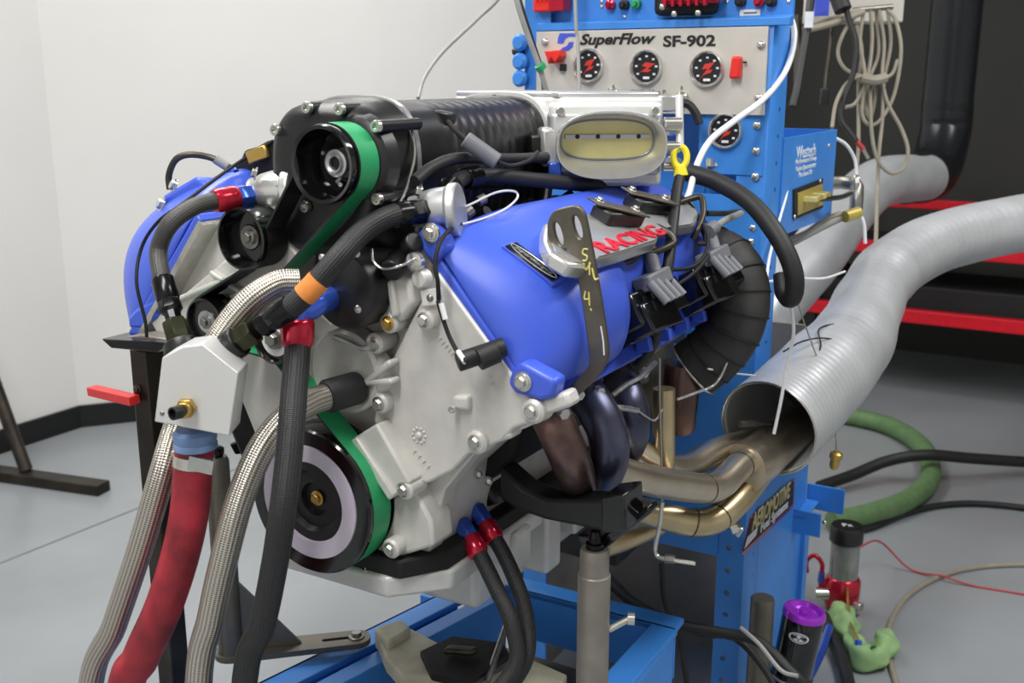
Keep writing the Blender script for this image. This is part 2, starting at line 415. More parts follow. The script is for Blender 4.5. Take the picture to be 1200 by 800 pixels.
# gauge panel
PY = TY - 0.012
gp = part('gauge_panel', 'panel_grey', MB().bx(-0.197, 0.294, PY, TY - 0.003, 1.399, 1.561), bevel=0.001)
PX, PZ = V(1, 0, 0), V(0, 0, 1)
def on_panel(px, py, off=0.0): return atY(px, py, PY - off)
text('SuperFlow', gp, 'lettering', on_panel(723, 47.5, 0.0005), PX, PZ, 'black_ink', width=0.166, height=0.0285, shear=0.28, bold=0.034)
text('SF-902', gp, 'lettering', on_panel(807.5, 48, 0.0005), PX, PZ, 'black_ink', width=0.107, height=0.022, bold=0.032)
text('A', gp, 'lettering', on_panel(719, 101, 0.0005), PX, PZ, 'grey_ink', height=0.007)
text('B', gp, 'lettering', on_panel(799, 103, 0.0005), PX, PZ, 'grey_ink', height=0.007)
text('Oil P.  Man P.', gp, 'lettering', on_panel(760, 107.5, 0.0005), PX, PZ, 'grey_ink', width=0.078, height=0.0085)
def slogo(pts, name): MB().prism([on_panel(x, y, 0.0008) for x, y in pts], (0, 0.0008, 0)).build(name, 'blue_ink', gp)
slogo([(656, 39), (674, 39), (674, 43), (666, 43), (662, 46), (660, 51), (653, 51), (654, 44)], 'logo_mark')
slogo([(667, 49), (672, 49), (671, 55), (666, 59.5), (655, 59.5), (660, 55.5), (664, 54)], 'logo_mark')
def gauge(px, py, face, R, redrot, bezel='alu_bright'):
    c = atY(px, py, face)
    g = part('gauge', bezel, MB().lathe([(R * 0.80, -0.002), (R * 0.84, 0.008), (R * 0.92, 0.012), (R, 0.008), (R, -0.004)], c, (0, -1, 0), 40, cap=False))
    MB().lathe([(R * 0.84, 0), (R * 0.84, 0.003)], c, (0, -1, 0), 40).build('dial', 'gauge_black', g)
    f = c + V(0, -0.0035, 0)
    def st(u, w): return f + V(u, 0, w) * R
    zz = [(-0.5, -0.55), (0.06, 0.02), (-0.28, 0.02), (-0.1, 0.28), (0.5, 0.34), (0.1, -0.06), (0.34, -0.06), (0.2, -0.22), (-0.2, -0.3)]
    ca, sa = math.cos(redrot), math.sin(redrot)
    MB().prism([st(x * ca - y * sa, x * sa + y * ca) for x, y in zz], (0, -0.0006, 0)).build('pointer', 'gauge_red', g)
    for k in range(7):
        an = math.radians(215 - k * 42)
        q = st(0.62 * math.cos(an), 0.62 * math.sin(an))
        MB().box(q, (R * 0.15, 0.0006, R * 0.11)).build('dial_mark', 'white_ink', g)
    MB().box(st(0.02, -0.58), (R * 0.4, 0.0006, R * 0.14)).build('dial_label', 'white_ink', g)
    return g
gauge(690.5, 77, PY, 0.0345, 0.15); gauge(758, 79, PY, 0.0345, -0.25); gauge(829, 81, PY, 0.0345, 0.1)
gauge(850.5, 153.5, TY - 0.003, 0.0345, 0.2)
for q in ((622 + 17, 49.5), (892, 53), (889, 115)): bolt(gp, on_panel(*q), (0, -1, 0), 0.0085, 'zinc', 'dome', 'screw')
for q in ((887, 147), (886, 177), (885, 207), (884, 237)): bolt(tw, atY(q[0], q[1], TY - 0.003), (0, -1, 0), 0.0085, 'zinc', 'dome', 'screw')
for q in ((882, 267), (880, 283), (842, 268)): bolt(tw, atY(q[0], q[1], TY - 0.003), (0, -1, 0), 0.007, 'zinc', 'dome', 'screw')
# safety switch covers
for (x0, y0_, x1, y1_) in ((857, 66, 871, 92),):
    a = on_panel(x0, y1_); b2 = on_panel(x1, y0_)
    MB().prism([V(a.x, PY, a.z), V(a.x + 0.004, PY, b2.z), V(b2.x, PY, b2.z), V(b2.x, PY, a.z)], (0, -0.018, 0)).build('switch_cover', 'red_plastic', gp, bevel=0.004)
    MB().cyl(on_panel(871, 73, 0.006), on_panel(875, 73, 0.006), 0.002).build('toggle', 'dark_steel', gp)
a = on_panel(655, 67)
MB().prism([on_panel(645, 60), on_panel(663, 59), on_panel(664, 66), on_panel(658, 74), on_panel(654, 68), on_panel(650, 75), on_panel(648, 67)], (0, -0.03, 0)).build('switch_cover', 'red_plastic', gp, bevel=0.002)
MB().box(on_panel(660, 79, 0.004), (0.012, 0.01, 0.014)).build('toggle', 'black_ink', gp, bevel=0.001)
for q in ((719, 110), (800, 115)):
    MB().lathe([(0.013, 0), (0.013, 0.008), (0.009, 0.012), (0.007, 0.03), (0.004, 0.032)], on_panel(*q), (0, -1, 0), 18).build('port_fitting', 'zinc', gp)
# items on the upper sheet
UY = TY + 0.02
def on_top(px, py, off=0.0): return atY(px, py, UY - off)
b = part('ignition_box', 'black_matte', MB().bx(0.06, 0.190, UY - 0.03, UY, 1.586, 1.72), bevel=0.012)
c0, c1 = on_top(774, 22, 0.05), on_top(842, 22, 0.05)
MB().prism([V(c0.x, UY - 0.055, 1.605), V(c1.x, UY - 0.055, 1.605), V(c1.x - 0.005, UY - 0.055, 1.72), V(c0.x, UY - 0.055, 1.72)], (0, 0.03, 0)).build('coil_body', 'red_anod', b, bevel=0.006)
for k in range(6):
    x = c0.x + 0.012 + k * 0.016
    MB().bx(x - 0.003, x + 0.003, UY - 0.062, UY - 0.05, 1.60, 1.72).build('fin', 'red_anod', b, bevel=0.001)
for q in ((776, 8), (790, 16), (818, 15)): bolt(b, atY(q[0], q[1], UY - 0.056), (0, -1, 0), 0.006, 'zinc', 'dome', 'screw')
b = part('relay_block', 'red_plastic', MB().bx(on_top(635, 0).x, on_top(655, 0).x, UY - 0.04, UY, 1.60, 1.72), bevel=0.004)
MB().bx(on_top(656, 0).x, on_top(672, 0).x, UY - 0.045, UY - 0.01, 1.60, 1.72).build('relay_cover', 'red_anod', b, bevel=0.002)
for k in range(3):
    x = on_top(640 + k * 5, 0).x
    MB().bx(x, x + 0.003, UY - 0.046, UY - 0.04, 1.62, 1.7).build('rib', 'red_plastic', b)
for q, m in (((717, 6), 'red_anod'), ((733, 6), 'black_ink'), ((747, 5), 'belt_green'), ((869, 2), 'black_ink'), ((891, 2), 'red_anod'), ((905, 2), 'black_ink')):
    part('banana_jack', m, MB().lathe([(0.010, 0), (0.010, 0.012), (0.006, 0.014), (0.005, 0.02)], on_top(*q), (0, -1, 0), 16))
for q in ((705, 2), (705, 8), (732, 20), (852, 2), (924, 2)): bolt(tw, on_top(*q), (0, -1, 0), 0.004, 'zinc', 'dome', 'screw')
part('paper_label', 'white_ink', MB().box(on_top(879, 15, 0.0008), (0.04, 0.0012, 0.012)))
part('label_print', 'grey_ink', MB().box(on_top(879, 15, 0.0018), (0.026, 0.0006, 0.003)))
# hooks on the left upright
for y in (50, 72, 92):
    q = atY(612, y, TY - 0.004)
    part('bracket_knob', 'blue_dyno', MB().lathe([(0.016, 0), (0.018, 0.012), (0.012, 0.02)], q, (0, -1, 0), 16))
part('bolt', 'dark_steel', MB().cyl(atY(602, 60, TY), atY(614, 60, TY), 0.008))
# lower fork bracket on the side and sticker
q = atX(960, 600, TX + 0.02)
fk = part('fork_bracket', 'blue_dyno', MB().bx(TX, TX + 0.03, 1.38, 1.50, 0.44, 0.445).bx(TX - 0.002, TX + 0.065, 1.38, 1.386, 0.40, 0.46).bx(TX - 0.002, TX + 0.09, 1.50, 1.506, 0.42, 0.485), bevel=0.001)
part('corner_post', 'blue_dyno', MB().bx(TX - 0.04, TX + 0.012, 1.46, 1.50, 0, 0.44), bevel=0.001)
for q in ((966, 612), (986, 582)): bolt(tw, atX(q[0], q[1], TX + 0.06), (0, -1, 0), 0.006, 'zinc', 'dome', 'screw')
SX = TX + 0.0005
st = part('sticker', 'red_anod', MB().prism([atX(869, 651, SX), atX(879, 606, SX), atX(931, 560, SX), atX(930, 593, SX)], (0.0008, 0, 0)))
MB().prism([atX(871, 646, SX + 0.001), atX(880, 608, SX + 0.001), atX(930, 563, SX + 0.001), atX(929, 591, SX + 0.001)], (0.0006, 0, 0)).build('sticker_ground', 'black_ink', st)
sd = (atX(926, 572, SX) - atX(881, 612, SX)).normalized()
text('AEROMOTIVE', st, 'lettering', atX(905, 591.5, SX + 0.0022), sd, (0, 0, 1), 'cream_blade', width=0.285, height=0.040, bold=0.02)
text('Fuel Systems', st, 'lettering', atX(908, 605, SX + 0.0022), sd, (0, 0, 1), 'white_ink', width=0.21, height=0.028, bold=0.02)
MB().prism([atX(872, 643, SX + 0.0018), atX(876, 629, SX + 0.0018), atX(888, 617, SX + 0.0018), atX(886, 627, SX + 0.0018)], (0.0004, 0, 0)).build('sticker_flash', 'white_ink', st)

# absorber housing behind the engine, inside the tower
ab = thing('absorber', 'dark grey steel water brake absorber between engine and console', 'dynamometer', (-0.02, 0.85, 0.62))
MB().lathe([(0.10, -0.1), (0.17, -0.1), (0.2, -0.06), (0.2, 0.08), (0.17, 0.12), (0.1, 0.12)], (-0.02, 0.86, 0.92), (0, 1, 0), 36).build('housing', 'dark_steel', ab)
MB().bx(-0.12, 0.1, 0.80, 0.95, 0.5, 0.74).build('pedestal', 'dark_steel', ab, bevel=0.006)
for k in range(10):
    an = 2 * PI * k / 10
    bolt(ab, (-0.02 + 0.185 * math.cos(an), 0.758, 0.92 + 0.185 * math.sin(an)), (0, -1, 0), 0.008, 'steel')

# ================================================================ blue base frame under the engine
bf = thing('base_frame', 'blue steel channel base frame under the engine', 'frame', (0.03, 0.4, 0))
def railbox(n, a, b, w, h, side, **k):
    a = Vector(a); b = Vector(b); d = (b - a).normalized(); s_ = V(-d.y, d.x, 0) * side
    MB().box((a + b) / 2 + s_ * (w / 2) - V(0, 0, h / 2), ((b - a).length, w, h), d, s_).build(n, 'blue_dyno', bf, bevel=0.002)
A0 = V(-0.285, -0.13, 0.5); A1 = V(-0.142, 0.57, 0.5)
railbox('left_rail', A0, A1, 0.05, 0.012, -1); railbox('left_rail_web', A0, A1, 0.008, 0.10, -1)
railbox('left_inner_rail', A0 + V(0.075, 0, 0.0), A1 + V(0.075, 0.02, 0.0), 0.035, 0.11, -1)
railbox('rear_rail', (-0.15, 0.615, 0.5), (0.296, 0.625, 0.5), 0.05, 0.012, 1); railbox('rear_rail_web', (-0.15, 0.615, 0.5), (0.296, 0.625, 0.5), 0.008, 0.10, 1)
railbox('right_rail', (0.25, 0.1, 0.5), (0.25, 0.63, 0.5), 0.05, 0.012, -1); railbox('right_rail_web', (0.293, 0.1, 0.488), (0.293, 0.58, 0.488), 0.008, 0.07, -1)
railbox('right_rail_inner', (0.235, 0.1, 0.46), (0.235, 0.62, 0.46), 0.02, 0.05, -1)
for (x, y) in ((0.27, 0.60), (-0.17, 0.55), (0.27, 0.12), (-0.24, 0.0)):
    MB().bx(x - 0.025, x + 0.025, y - 0.025, y + 0.025, 0, 0.487).build('leg', 'blue_dyno', bf, bevel=0.002)
MB().bx(-0.16, 0.28, 0.08, 0.62, 0.36, 0.366).build('drip_tray', 'jack_dark', bf, bevel=0.001)
drill(next(o for o in bf.children if o.name == 'rear_rail'), [((-0.06, 0.645, 0.5), (0, 0, 1), 0.006, 0.03)])

# ================================================================ the engine
EN = thing('engine', 'supercharged V8 engine with blue valve covers and green drive belt', 'engine', (0, 0.35, 0.70))
def ep(n, m, mb, par=None, **k): return mb.build(n, m, par if par is not None else EN, **k)
CR = V(0, 0, 0.909)
def xz(pts, y): return [V(x, y, z) for x, z in pts]
# block and heads
ep('block', 'cast_alu', MB().prism(xz([(-0.13, 0.80), (0.13, 0.80), (0.15, 0.93), (0.25, 1.03), (0.10, 1.20), (0, 1.12), (-0.16, 1.20), (-0.31, 1.03), (-0.17, 0.93)], 0.11), (0, 0.60, 0)), bevel=0.004)
ep('cylinder_head', 'cast_alu', MB().prism(xz([(0.235, 1.01), (0.318, 1.078), (0.158, 1.272), (0.075, 1.20)], 0.10), (0, 0.60, 0)), bevel=0.004)
ep('cylinder_head', 'cast_alu', MB().prism(xz([(-0.305, 1.01), (-0.385, 1.078), (-0.228, 1.272), (-0.145, 1.20)], 0.08), (0, 0.60, 0)), bevel=0.004)
# front cover
fc = ep('front_cover', 'cast_alu', MB().prism(xz([(-0.02, 1.14), (0.07, 1.20), (0.155, 1.277), (0.318, 1.080), (0.30, 1.045), (0.22, 1.0), (0.165, 0.93), (0.14, 0.84), (0.125, 0.80), (-0.125, 0.80), (-0.15, 0.86), (-0.20, 0.94), (-0.34, 1.02), (-0.385, 1.078), (-0.225, 1.272), (-0.13, 1.20)], 0.085), (0, 0.035, 0)), bevel=0.003)
FY = 0.062
rp = ep('front_panel', 'cast_alu', MB().prism(ys(*[(x, y, FY) for x, y in ((483, 372), (499, 343), (512, 318), (616, 462), (641, 478), (634, 491), (602, 502), (588, 517), (548, 533), (531, 551), (500, 567), (482, 560), (437, 494), (441, 468), (462, 415))]), (0, 0.035, 0)), bevel=0.004, bseg=3)
ep('front_panel', 'cast_alu', MB().prism(ys(*[(x, y, 0.05) for x, y in ((176, 377), (186, 397), (232, 402), (262, 372), (345, 330), (350, 300), (330, 276), (290, 282))]), (0, 0.04, 0)), bevel=0.004, bseg=3)
# raised ribs of the left casting
for a, b in (((207, 352), (330, 300)), ((225, 370), (300, 336)), ((250, 318), (290, 345))):
    ep('casting_rib', 'cast_alu', MB().box((atY(*a, 0.048) + atY(*b, 0.048)) / 2, ((atY(*b, 0.048) - atY(*a, 0.048)).length, 0.018, 0.008), atY(*b, 0.048) - atY(*a, 0.048), (0, 1, 0)), fc, bevel=0.003)
ep('cover_leg', 'cast_alu', MB().prism(ys(*[(x, y, 0.035) for x, y in ((411, 515), (441, 496), (481, 566), (456, 586))]), (0, 0.06, 0)), bevel=0.004, bseg=3)
ep('cover_leg_ridge', 'cast_alu', MB().prism(ys(*[(x, y, 0.028) for x, y in ((409, 517), (417, 512), (462, 580), (455, 587))]), (0, 0.03, 0)), bevel=0.003)
# lower front casting around the damper
ep('crank_seal_housing', 'cast_alu', MB().prism(ys(*[(x, y, 0.055) for x, y in ((445, 590), (484, 571), (505, 610), (508, 640), (470, 652), (440, 655))]), (0, 0.05, 0)), bevel=0.005, bseg=3)
ep('pan_rail', 'black_matte', MB().prism([V(-0.12, 0.04, 0.806), V(0.12, 0.04, 0.806), V(0.16, 0.10, 0.806), V(0.16, 0.7, 0.806), V(-0.17, 0.7, 0.806), V(-0.17, 0.1, 0.806)], (0, 0, 0.028)), bevel=0.004)
pan = ep('oil_pan', 'pan_alu', MB().prism([V(-0.115, 0.035, 0.775), V(0.10, 0.035, 0.775), V(0.165, 0.10, 0.775), V(0.165, 0.70, 0.775), V(-0.18, 0.70, 0.775), V(-0.16, 0.1, 0.775)], (0, 0, 0.032)), bevel=0.006, bseg=3)
ep('sump', 'pan_alu', MB().prism([V(-0.10, 0.22, 0.678), V(0.13, 0.22, 0.678), V(0.13, 0.68, 0.678), V(-0.14, 0.68, 0.678)], (0, 0, 0.1)), pan, bevel=0.012, bseg=3)
for r_ in ((0.36, 0.41, 0.69), (0.46, 0.56, 0.72), (0.26, 0.31, 0.74)): ep('sump_rib', 'pan_alu', MB().bx(0.12, 0.175, r_[0], r_[1], r_[2], 0.80), pan, bevel=0.006)
for x in (-0.09, -0.02, 0.06): bolt(pan, (x, 0.045, 0.806), (0, 0, 1), 0.006, 'zinc')
# water pump boss, snout, bosses and bolts
wb = atY(432, 441, 0.05)
ep('pump_outlet_boss', 'cast_alu', MB().lathe([(0.034, 0), (0.034, 0.02), (0.028, 0.028), (0.024, 0.028)], wb + V(0, 0.03, 0), (-0.35, -1, -0.05), 24), bevel=0.002)
for a, b in (((432, 447), (462, 422)), ((432, 447), (464, 445))):
    ep('boss_rib', 'cast_alu', MB().box((atY(*a, 0.05) + atY(*b, 0.05)) / 2, ((atY(*b, 0.05) - atY(*a, 0.05)).length, 0.02, 0.008), atY(*b, 0.05) - atY(*a, 0.05), (0, 1, 0)), fc, bevel=0.003)
ep('cover_boss', 'cast_alu', MB().prism(ys(*[(x, y, 0.052) for x, y in ((529, 464), (548, 464), (549, 482), (528, 480))]), (0, 0.02, 0)), rp, bevel=0.005, bseg=3)
bolt(rp, atY(531, 479, 0.05), (0, -1, 0), 0.005, 'alu_bright', 'socket')
for q in ((560, 517), (626, 481)):
    c = atY(q[0], q[1], 0.06)
    ep('bolt_boss', 'cast_alu', MB().lathe([(0.017, 0.02), (0.016, -0.004), (0.012, -0.008)], c, (0, 1, 0), 20), rp)
    ep('bolt_boss_arm', 'cast_alu', MB().box(c + V(0.018, 0.018, 0.008), (0.06, 0.03, 0.02), (0.9, 0, 0.42), (0, 1, 0)), rp, bevel=0.005)
    bolt(rp, c + V(0, -0.006, 0), (0, -1, 0), 0.009, 'zinc')
for q in ((475, 573, 0.04), (459, 642, 0.04), (446, 472, 0.05), (457, 378, 0.05), (499, 374, 0.05), (440, 402, 0.05)):
    c = atY(*q)
    ep('bolt_boss', 'cast_alu', MB().lathe([(0.014, 0.03), (0.014, -0.002), (0.011, -0.005)], c, (0, 1, 0), 18), fc)
    bolt(fc, c + V(0, -0.004, 0), (0, -1, 0), 0.008, 'brass' if q[0] == 457 else 'zinc')
ep('sensor_tag', 'alu_white', MB().prism(ys(*[(x, y, 0.04) for x, y in ((492, 340), (516, 337), (519, 353), (515, 357), (495, 359))]), (0, 0.004, 0)), bevel=0.001)
bolt(EN, atY(504, 349, 0.04), (0, -1, 0), 0.005, 'steel', 'dome')
s0 = atY(560, 421, 0.03)
ep('cam_sensor', 'black_rubber', MB().cyl(s0 + V(-0.022, -0.012, -0.004), s0 + V(0.02, 0.03, 0.012), 0.012).cyl(s0 + V(0.0, 0.0, 0.0), s0 + V(0.015, 0.02, 0.008), 0.0145), bevel=0.001)
ep('sensor_wire', 'black_matte', MB().tube(ys((513, 352, 0.03), (518, 370, 0.03), (527, 395, 0.03), (538, 415, 0.02), (548, 424, 0.0)), 0.0028, 8))
ep('wire_sleeve', 'white_plastic', MB().tube(ys((517, 355, 0.029), (522, 374, 0.029)), 0.0034, 8))
ep('wire_sleeve', 'white_plastic', MB().tube(ys((537, 412, 0.019), (545, 424, 0.005)), 0.0034, 8))
# cast mark roundel on the panel
rc = atY(491, 510, FY - 0.0005)
for k in range(10):
    an = 2 * PI * k / 10
    bolt(rp, rc + V(0.010 * math.cos(an), 0, 0.010 * math.sin(an)), (0, -1, 0), 0.0022, 'cast_alu', 'dome', 'cast_mark')
bolt(rp, rc, (0, -1, 0), 0.005, 'cast_alu', 'dome', 'cast_mark')
for (x0, y0, x1, y1, k_) in ((512, 392, 534, 418, 7), (486, 528, 502, 546, 4), (574, 442, 578, 450, 2)):
    for k in range(k_):
        f_ = k / (k_ - 1); q = atY(x0 + (x1 - x0) * f_, y0 + (y1 - y0) * f_, FY - 0.0006)
        ep('cast_mark', 'cast_alu', MB().box(q, (0.0018, 0.0024, 0.006), (0.62, 0, -0.78), (0, 1, 0)), rp)

# ---- valve covers
BL = Vector((0.312, 1.082)); BU = Vector((0.154, 1.279))
full = [(0.154, 1.283), (0.166, 1.292), (0.188, 1.303), (0.23, 1.286), (0.29, 1.257), (0.335, 1.226), (0.360, 1.185), (0.362, 1.14), (0.345, 1.10), (0.318, 1.080)]
rear = [(0.154, 1.283), (0.166, 1.292), (0.188, 1.303), (0.23, 1.288), (0.275, 1.266), (0.305, 1.244), (0.322, 1.20), (0.326, 1.15), (0.324, 1.11), (0.318, 1.080)]
def cover_rings(mir, dy):
    n = len(full); rings = []
    st = [(0.068, 0.10, 0), (0.072, 0.24, 0), (0.084, 0.44, 0), (0.105, 0.64, 0), (0.135, 0.80, 0), (0.175, 0.93, 0), (0.225, 1.0, 0), (0.27, 1.0, 0.25), (0.30, 1.0, 0.9), (0.33, 1.0, 1), (0.45, 1.0, 1), (0.6, 1.0, 1), (0.675, 1.0, 1), (0.690, 0.93, 1), (0.70, 0.80, 1)]
    for y, t, k in st:
        r = []
        for i in range(n):
            base = BU.lerp(BL, i / (n - 1)); fu = Vector(full[i]).lerp(Vector(rear[i]), k); q = base.lerp(fu, t * (1.55 if mir else 1.0))
            r.append(V(-0.078 - q.x, y + dy, q.y) if mir else V(q.x, y + dy, q.y))
        rings.append(r)
    return rings
def make_cover(mir, dy):
    m = MB().loft(cover_rings(mir, dy), True, True, True)
    vc = ep('valve_cover', 'blue_cover', m, subsurf=2)
    sx = (lambda x: -0.078 - x) if mir else (lambda x: x)
    # flange lip and gasket following the head joint
    lip = [(0.147, 1.283), (0.137, 1.272), (0.306, 1.062), (0.325, 1.074)]
    ep('cover_flange', 'blue_cover', MB().prism(xz([(sx(x), z) for x, z in lip], 0.066 + dy), (0, 0.632, 0)), vc, bevel=0.004, bseg=3)
    gk = [(0.146, 1.279), (0.139, 1.273), (0.306, 1.066), (0.313, 1.071)]
    ep('gasket', 'zinc', MB().prism(xz([(sx(x) - (0.005 if not mir else -0.005), z - 0.006) for x, z in gk], 0.064 + dy), (0, 0.63, 0)), vc)
    return vc
vcR = make_cover(False, 0.0); vcL = make_cover(True, -0.02)
# corner ears with bolts
def ear(vc, pts, y, th, bq):
    ep('cover_ear', 'blue_cover', MB().prism(ys(*[(a, b, y) for a, b in pts]), (0, th, 0)), vc, bevel=0.006, bseg=3)
    c = atY(bq[0], bq[1], y)
    if vc is vcR: ep('bolt_washer', 'zinc', MB().lathe([(0.0125, 0.002), (0.0125, -0.002), (0.008, -0.004)], c, (0, 1, 0), 20), vc)
    if vc is vcR: bolt(vc, c + V(0, -0.003, 0), (0, -1, 0), 0.0085, 'zinc', 'hex')
ear(vcR, [(490, 268), (499, 264), (517, 277), (521, 295), (508, 310), (494, 296)], 0.058, 0.03, (505, 273))
ear(vcR, [(600, 430), (612, 424), (652, 446), (648, 466), (634, 470), (604, 462), (594, 450)], 0.054, 0.03, (613, 447))
ear(vcL, [(149, 372), (158, 362), (180, 350), (184, 372), (165, 386), (150, 385)], 0.045, 0.05, (158, 378))
# oil filler tower on the far cover
oq = atY(228, 232, 0.16)
of = ep('oil_filler', 'blue_cover', MB().prism([atY(x, y, 0.12) for x, y in ((186, 240), (190, 228), (226, 207), (232, 207), (250, 226), (254, 252), (205, 268))], (0.01, 0.10, -0.01)), vcL, bevel=0.008, bseg=3)
bolt(vcL, atY(190, 240, 0.11), (-0.5, -1, 0.5), 0.009, 'zinc'); bolt(vcL, atY(205, 218, 0.13), (-0.5, -1, 0.5), 0.009, 'zinc')
# badge on the near cover, lying on the sloping face
p0 = Vector((0.29, 0.17, 1.257)); tn = Vector((0.46, -0.10, 0.86)).normalized()
def surf(px, py, off=0.0):
    """point where the sight line meets the near cover's skin (the loft's own faces), lifted by off"""
    global _bvh
    h = _bvh.ray_cast(CAM, ray(px, py).normalized())
    return h[0] + h[1] * off if h[0] is not None else atP(px, py, p0, tn), (h[1] if h[1] is not None else tn)
from mathutils.bvhtree import BVHTree
dg = bpy.context.evaluated_depsgraph_get(); dg.update()
ev = vcR.evaluated_get(dg); em = ev.to_mesh(); mw = Matrix.Translation(worldloc(vcR))
_bvh = BVHTree.FromPolygons([mw @ q.co for q in em.vertices], [tuple(p.vertices) for p in em.polygons]); ev.to_mesh_clear()
bc, bn = surf(622, 308)
if bn.dot(ray(622, 308)) > 0: bn = -bn
e0 = atP(587, 289, bc, bn); e1 = atP(648, 335, bc, bn); e2 = atP(661, 327, bc, bn); e3 = atP(602, 284, bc, bn)
bz = ep('badge_pad', 'blue_cover', MB().prism([q + bn * 0.003 for q in (e0, e1, e2, e3)], bn * -0.02), vcR, bevel=0.002)
cc = (e0 + e1 + e2 + e3) / 4
ep('badge', 'black_gloss', MB().prism([cc + (q - cc) * 0.9 + bn * 0.0035 for q in (e0, e1, e2, e3)], bn * 0.0015), vcR, bevel=0.0005)
bd = ((e1 - e0) + (e2 - e3)).normalized(); bu = bn.cross(bd)
text('Supercharged', vcR, 'badge_lettering', cc + bn * 0.0055, bd, bu, 'alu_bright', width=(e1 - e0).length * 0.72, height=(e3 - e0).length * 0.34, shear=0.4, bold=0.01)
hw, hh = (e1 - e0).length * 0.43, (e3 - e0).length * 0.30
ep('badge_rim', 'alu_bright', MB().tube([cc + bn * 0.0052 + bd * (hw * math.cos(a)) + bu * (hh * math.sin(a)) for a in [2 * PI * k / 28 for k in range(28)]], 0.0008, 6, 2, closed=True), vcR)
# chrome emblem plate on top
tp0 = Vector((0.25, 0.45, 1.277)); tt = Vector((0.075, 0, -0.037)).normalized(); tn2 = Vector((0, 1, 0)).cross(tt).normalized()
if tn2.z < 0: tn2 = -tn2
def onp(px, py, off=0.0): return atP(px, py, tp0 + tn2 * off, tn2)
plate = [(638, 262), (648, 256), (700, 248), (745, 236), (790, 226), (812, 236), (820, 250), (815, 262), (775, 268), (770, 282), (745, 290), (730, 295), (700, 303), (690, 312), (668, 310), (645, 296), (637, 280)]
epl = ep('emblem_plate', 'alu_bright', MB().prism([onp(x, y, 0.014) for x, y in plate], tn2 * -0.02), bevel=0.004, bseg=2)
ctr = sum((onp(x, y, 0.0145) for x, y in plate), Vector()) / len(plate)
ep('emblem_face', 'alu_brushed', MB().prism([ctr + (onp(x, y, 0.0145) - ctr) * 0.93 for x, y in plate], tn2 * 0.0006), epl)
a, b = onp(703, 291, 0.016), onp(776, 268, 0.016)
text('RACING', epl, 'lettering', onp(739, 279, 0.016), b - a, tn2.cross(b - a), 'red_text', width=(b - a).length, height=0.027, shear=-0.15, bold=0.022, ext=0.001)
# coil-on-plug tops on the plate
for (x, y) in ((722, 257), (758, 243)):
    c = onp(x, y, 0.018)
    cp = ep('coil', 'black_satin', MB().box(c + tn2 * 0.006, (0.075, 0.034, 0.022), (0.25, 0.9, -0.1), tt), bevel=0.004)
    ep('coil_bracket', 'bracket_grey', MB().box(c + tn2 * 0.02 + V(0, -0.01, 0), (0.085, 0.022, 0.004), (0.55, 0.8, -0.25), tt), cp, bevel=0.001)
    for k in (-1, 1): bolt(cp, c + tn2 * 0.021 + Vector((0.55, 0.8, -0.25)).normalized() * (0.03 * k - 0.008), tn2, 0.006, 'zinc')
# ignition coil packs hung on the outer side
for (x, y, Y) in ((746, 352, 0.36), (818, 322, 0.57)):
    c = atY(x, y, Y) + V(0.012, 0, -0.006)
    ck = ep('coil_pack', 'black_gloss', MB().box(c + V(0.0, 0, -0.004), (0.135, 0.06, 0.05), (0.12, 1, 0.05), (0.8, 0, 0.5)).box(c + V(0.012, -0.02, -0.018), (0.085, 0.062, 0.045), (0.12, 1, 0), (0.8, 0, 0.5)), bevel=0.004)
    base = c + V(0.012, 0.0, 0.022)
    ep('coil_connector', 'connector_grey', MB().box(base + V(0.0, 0.0, 0.016), (0.062, 0.03, 0.022), (0.1, 1, 0.1), (0.8, 0, 0.3)).cyl(base + V(-0.0, 0.01, 0.02), base + V(-0.03, 0.05, 0.055), 0.011), ck, bevel=0.003)
    for k in range(4):
        q = base + V(0.008, -0.03 + k * 0.02, 0.006)
        ep('coil_tower', 'connector_grey', MB().cyl(q + V(0, 0, 0.012), q + V(0.026, 0.004, -0.014), 0.0065, seg=12), ck)
    bolt(ck, c + V(0.028, -0.035, 0.0), (0.8, -0.4, 0.2), 0.006, 'zinc'); bolt(ck, c + V(0.03, 0.04, -0.01), (0.8, -0.4, 0.2), 0.005, 'zinc')
    ep('coil_clip', 'steel', MB().box(c + V(0.03, -0.01, -0.012), (0.008, 0.012, 0.03), (1, 0, 0.2)), ck, bevel=0.002)
# vertical ribs below the coil packs
for k in range(5):
    y = 0.36 + k * 0.075
    ep('side_rib', 'blue_cover', MB().prism([V(0.318, y, 1.078), V(0.342, y, 1.084), V(0.328, y, 1.15), V(0.316, y, 1.15)], (0, 0.012, 0)), vcR, bevel=0.002)
bolt(vcR, atY(697, 326, 0.30), (0.7, -0.5, 0.5), 0.010, 'zinc')
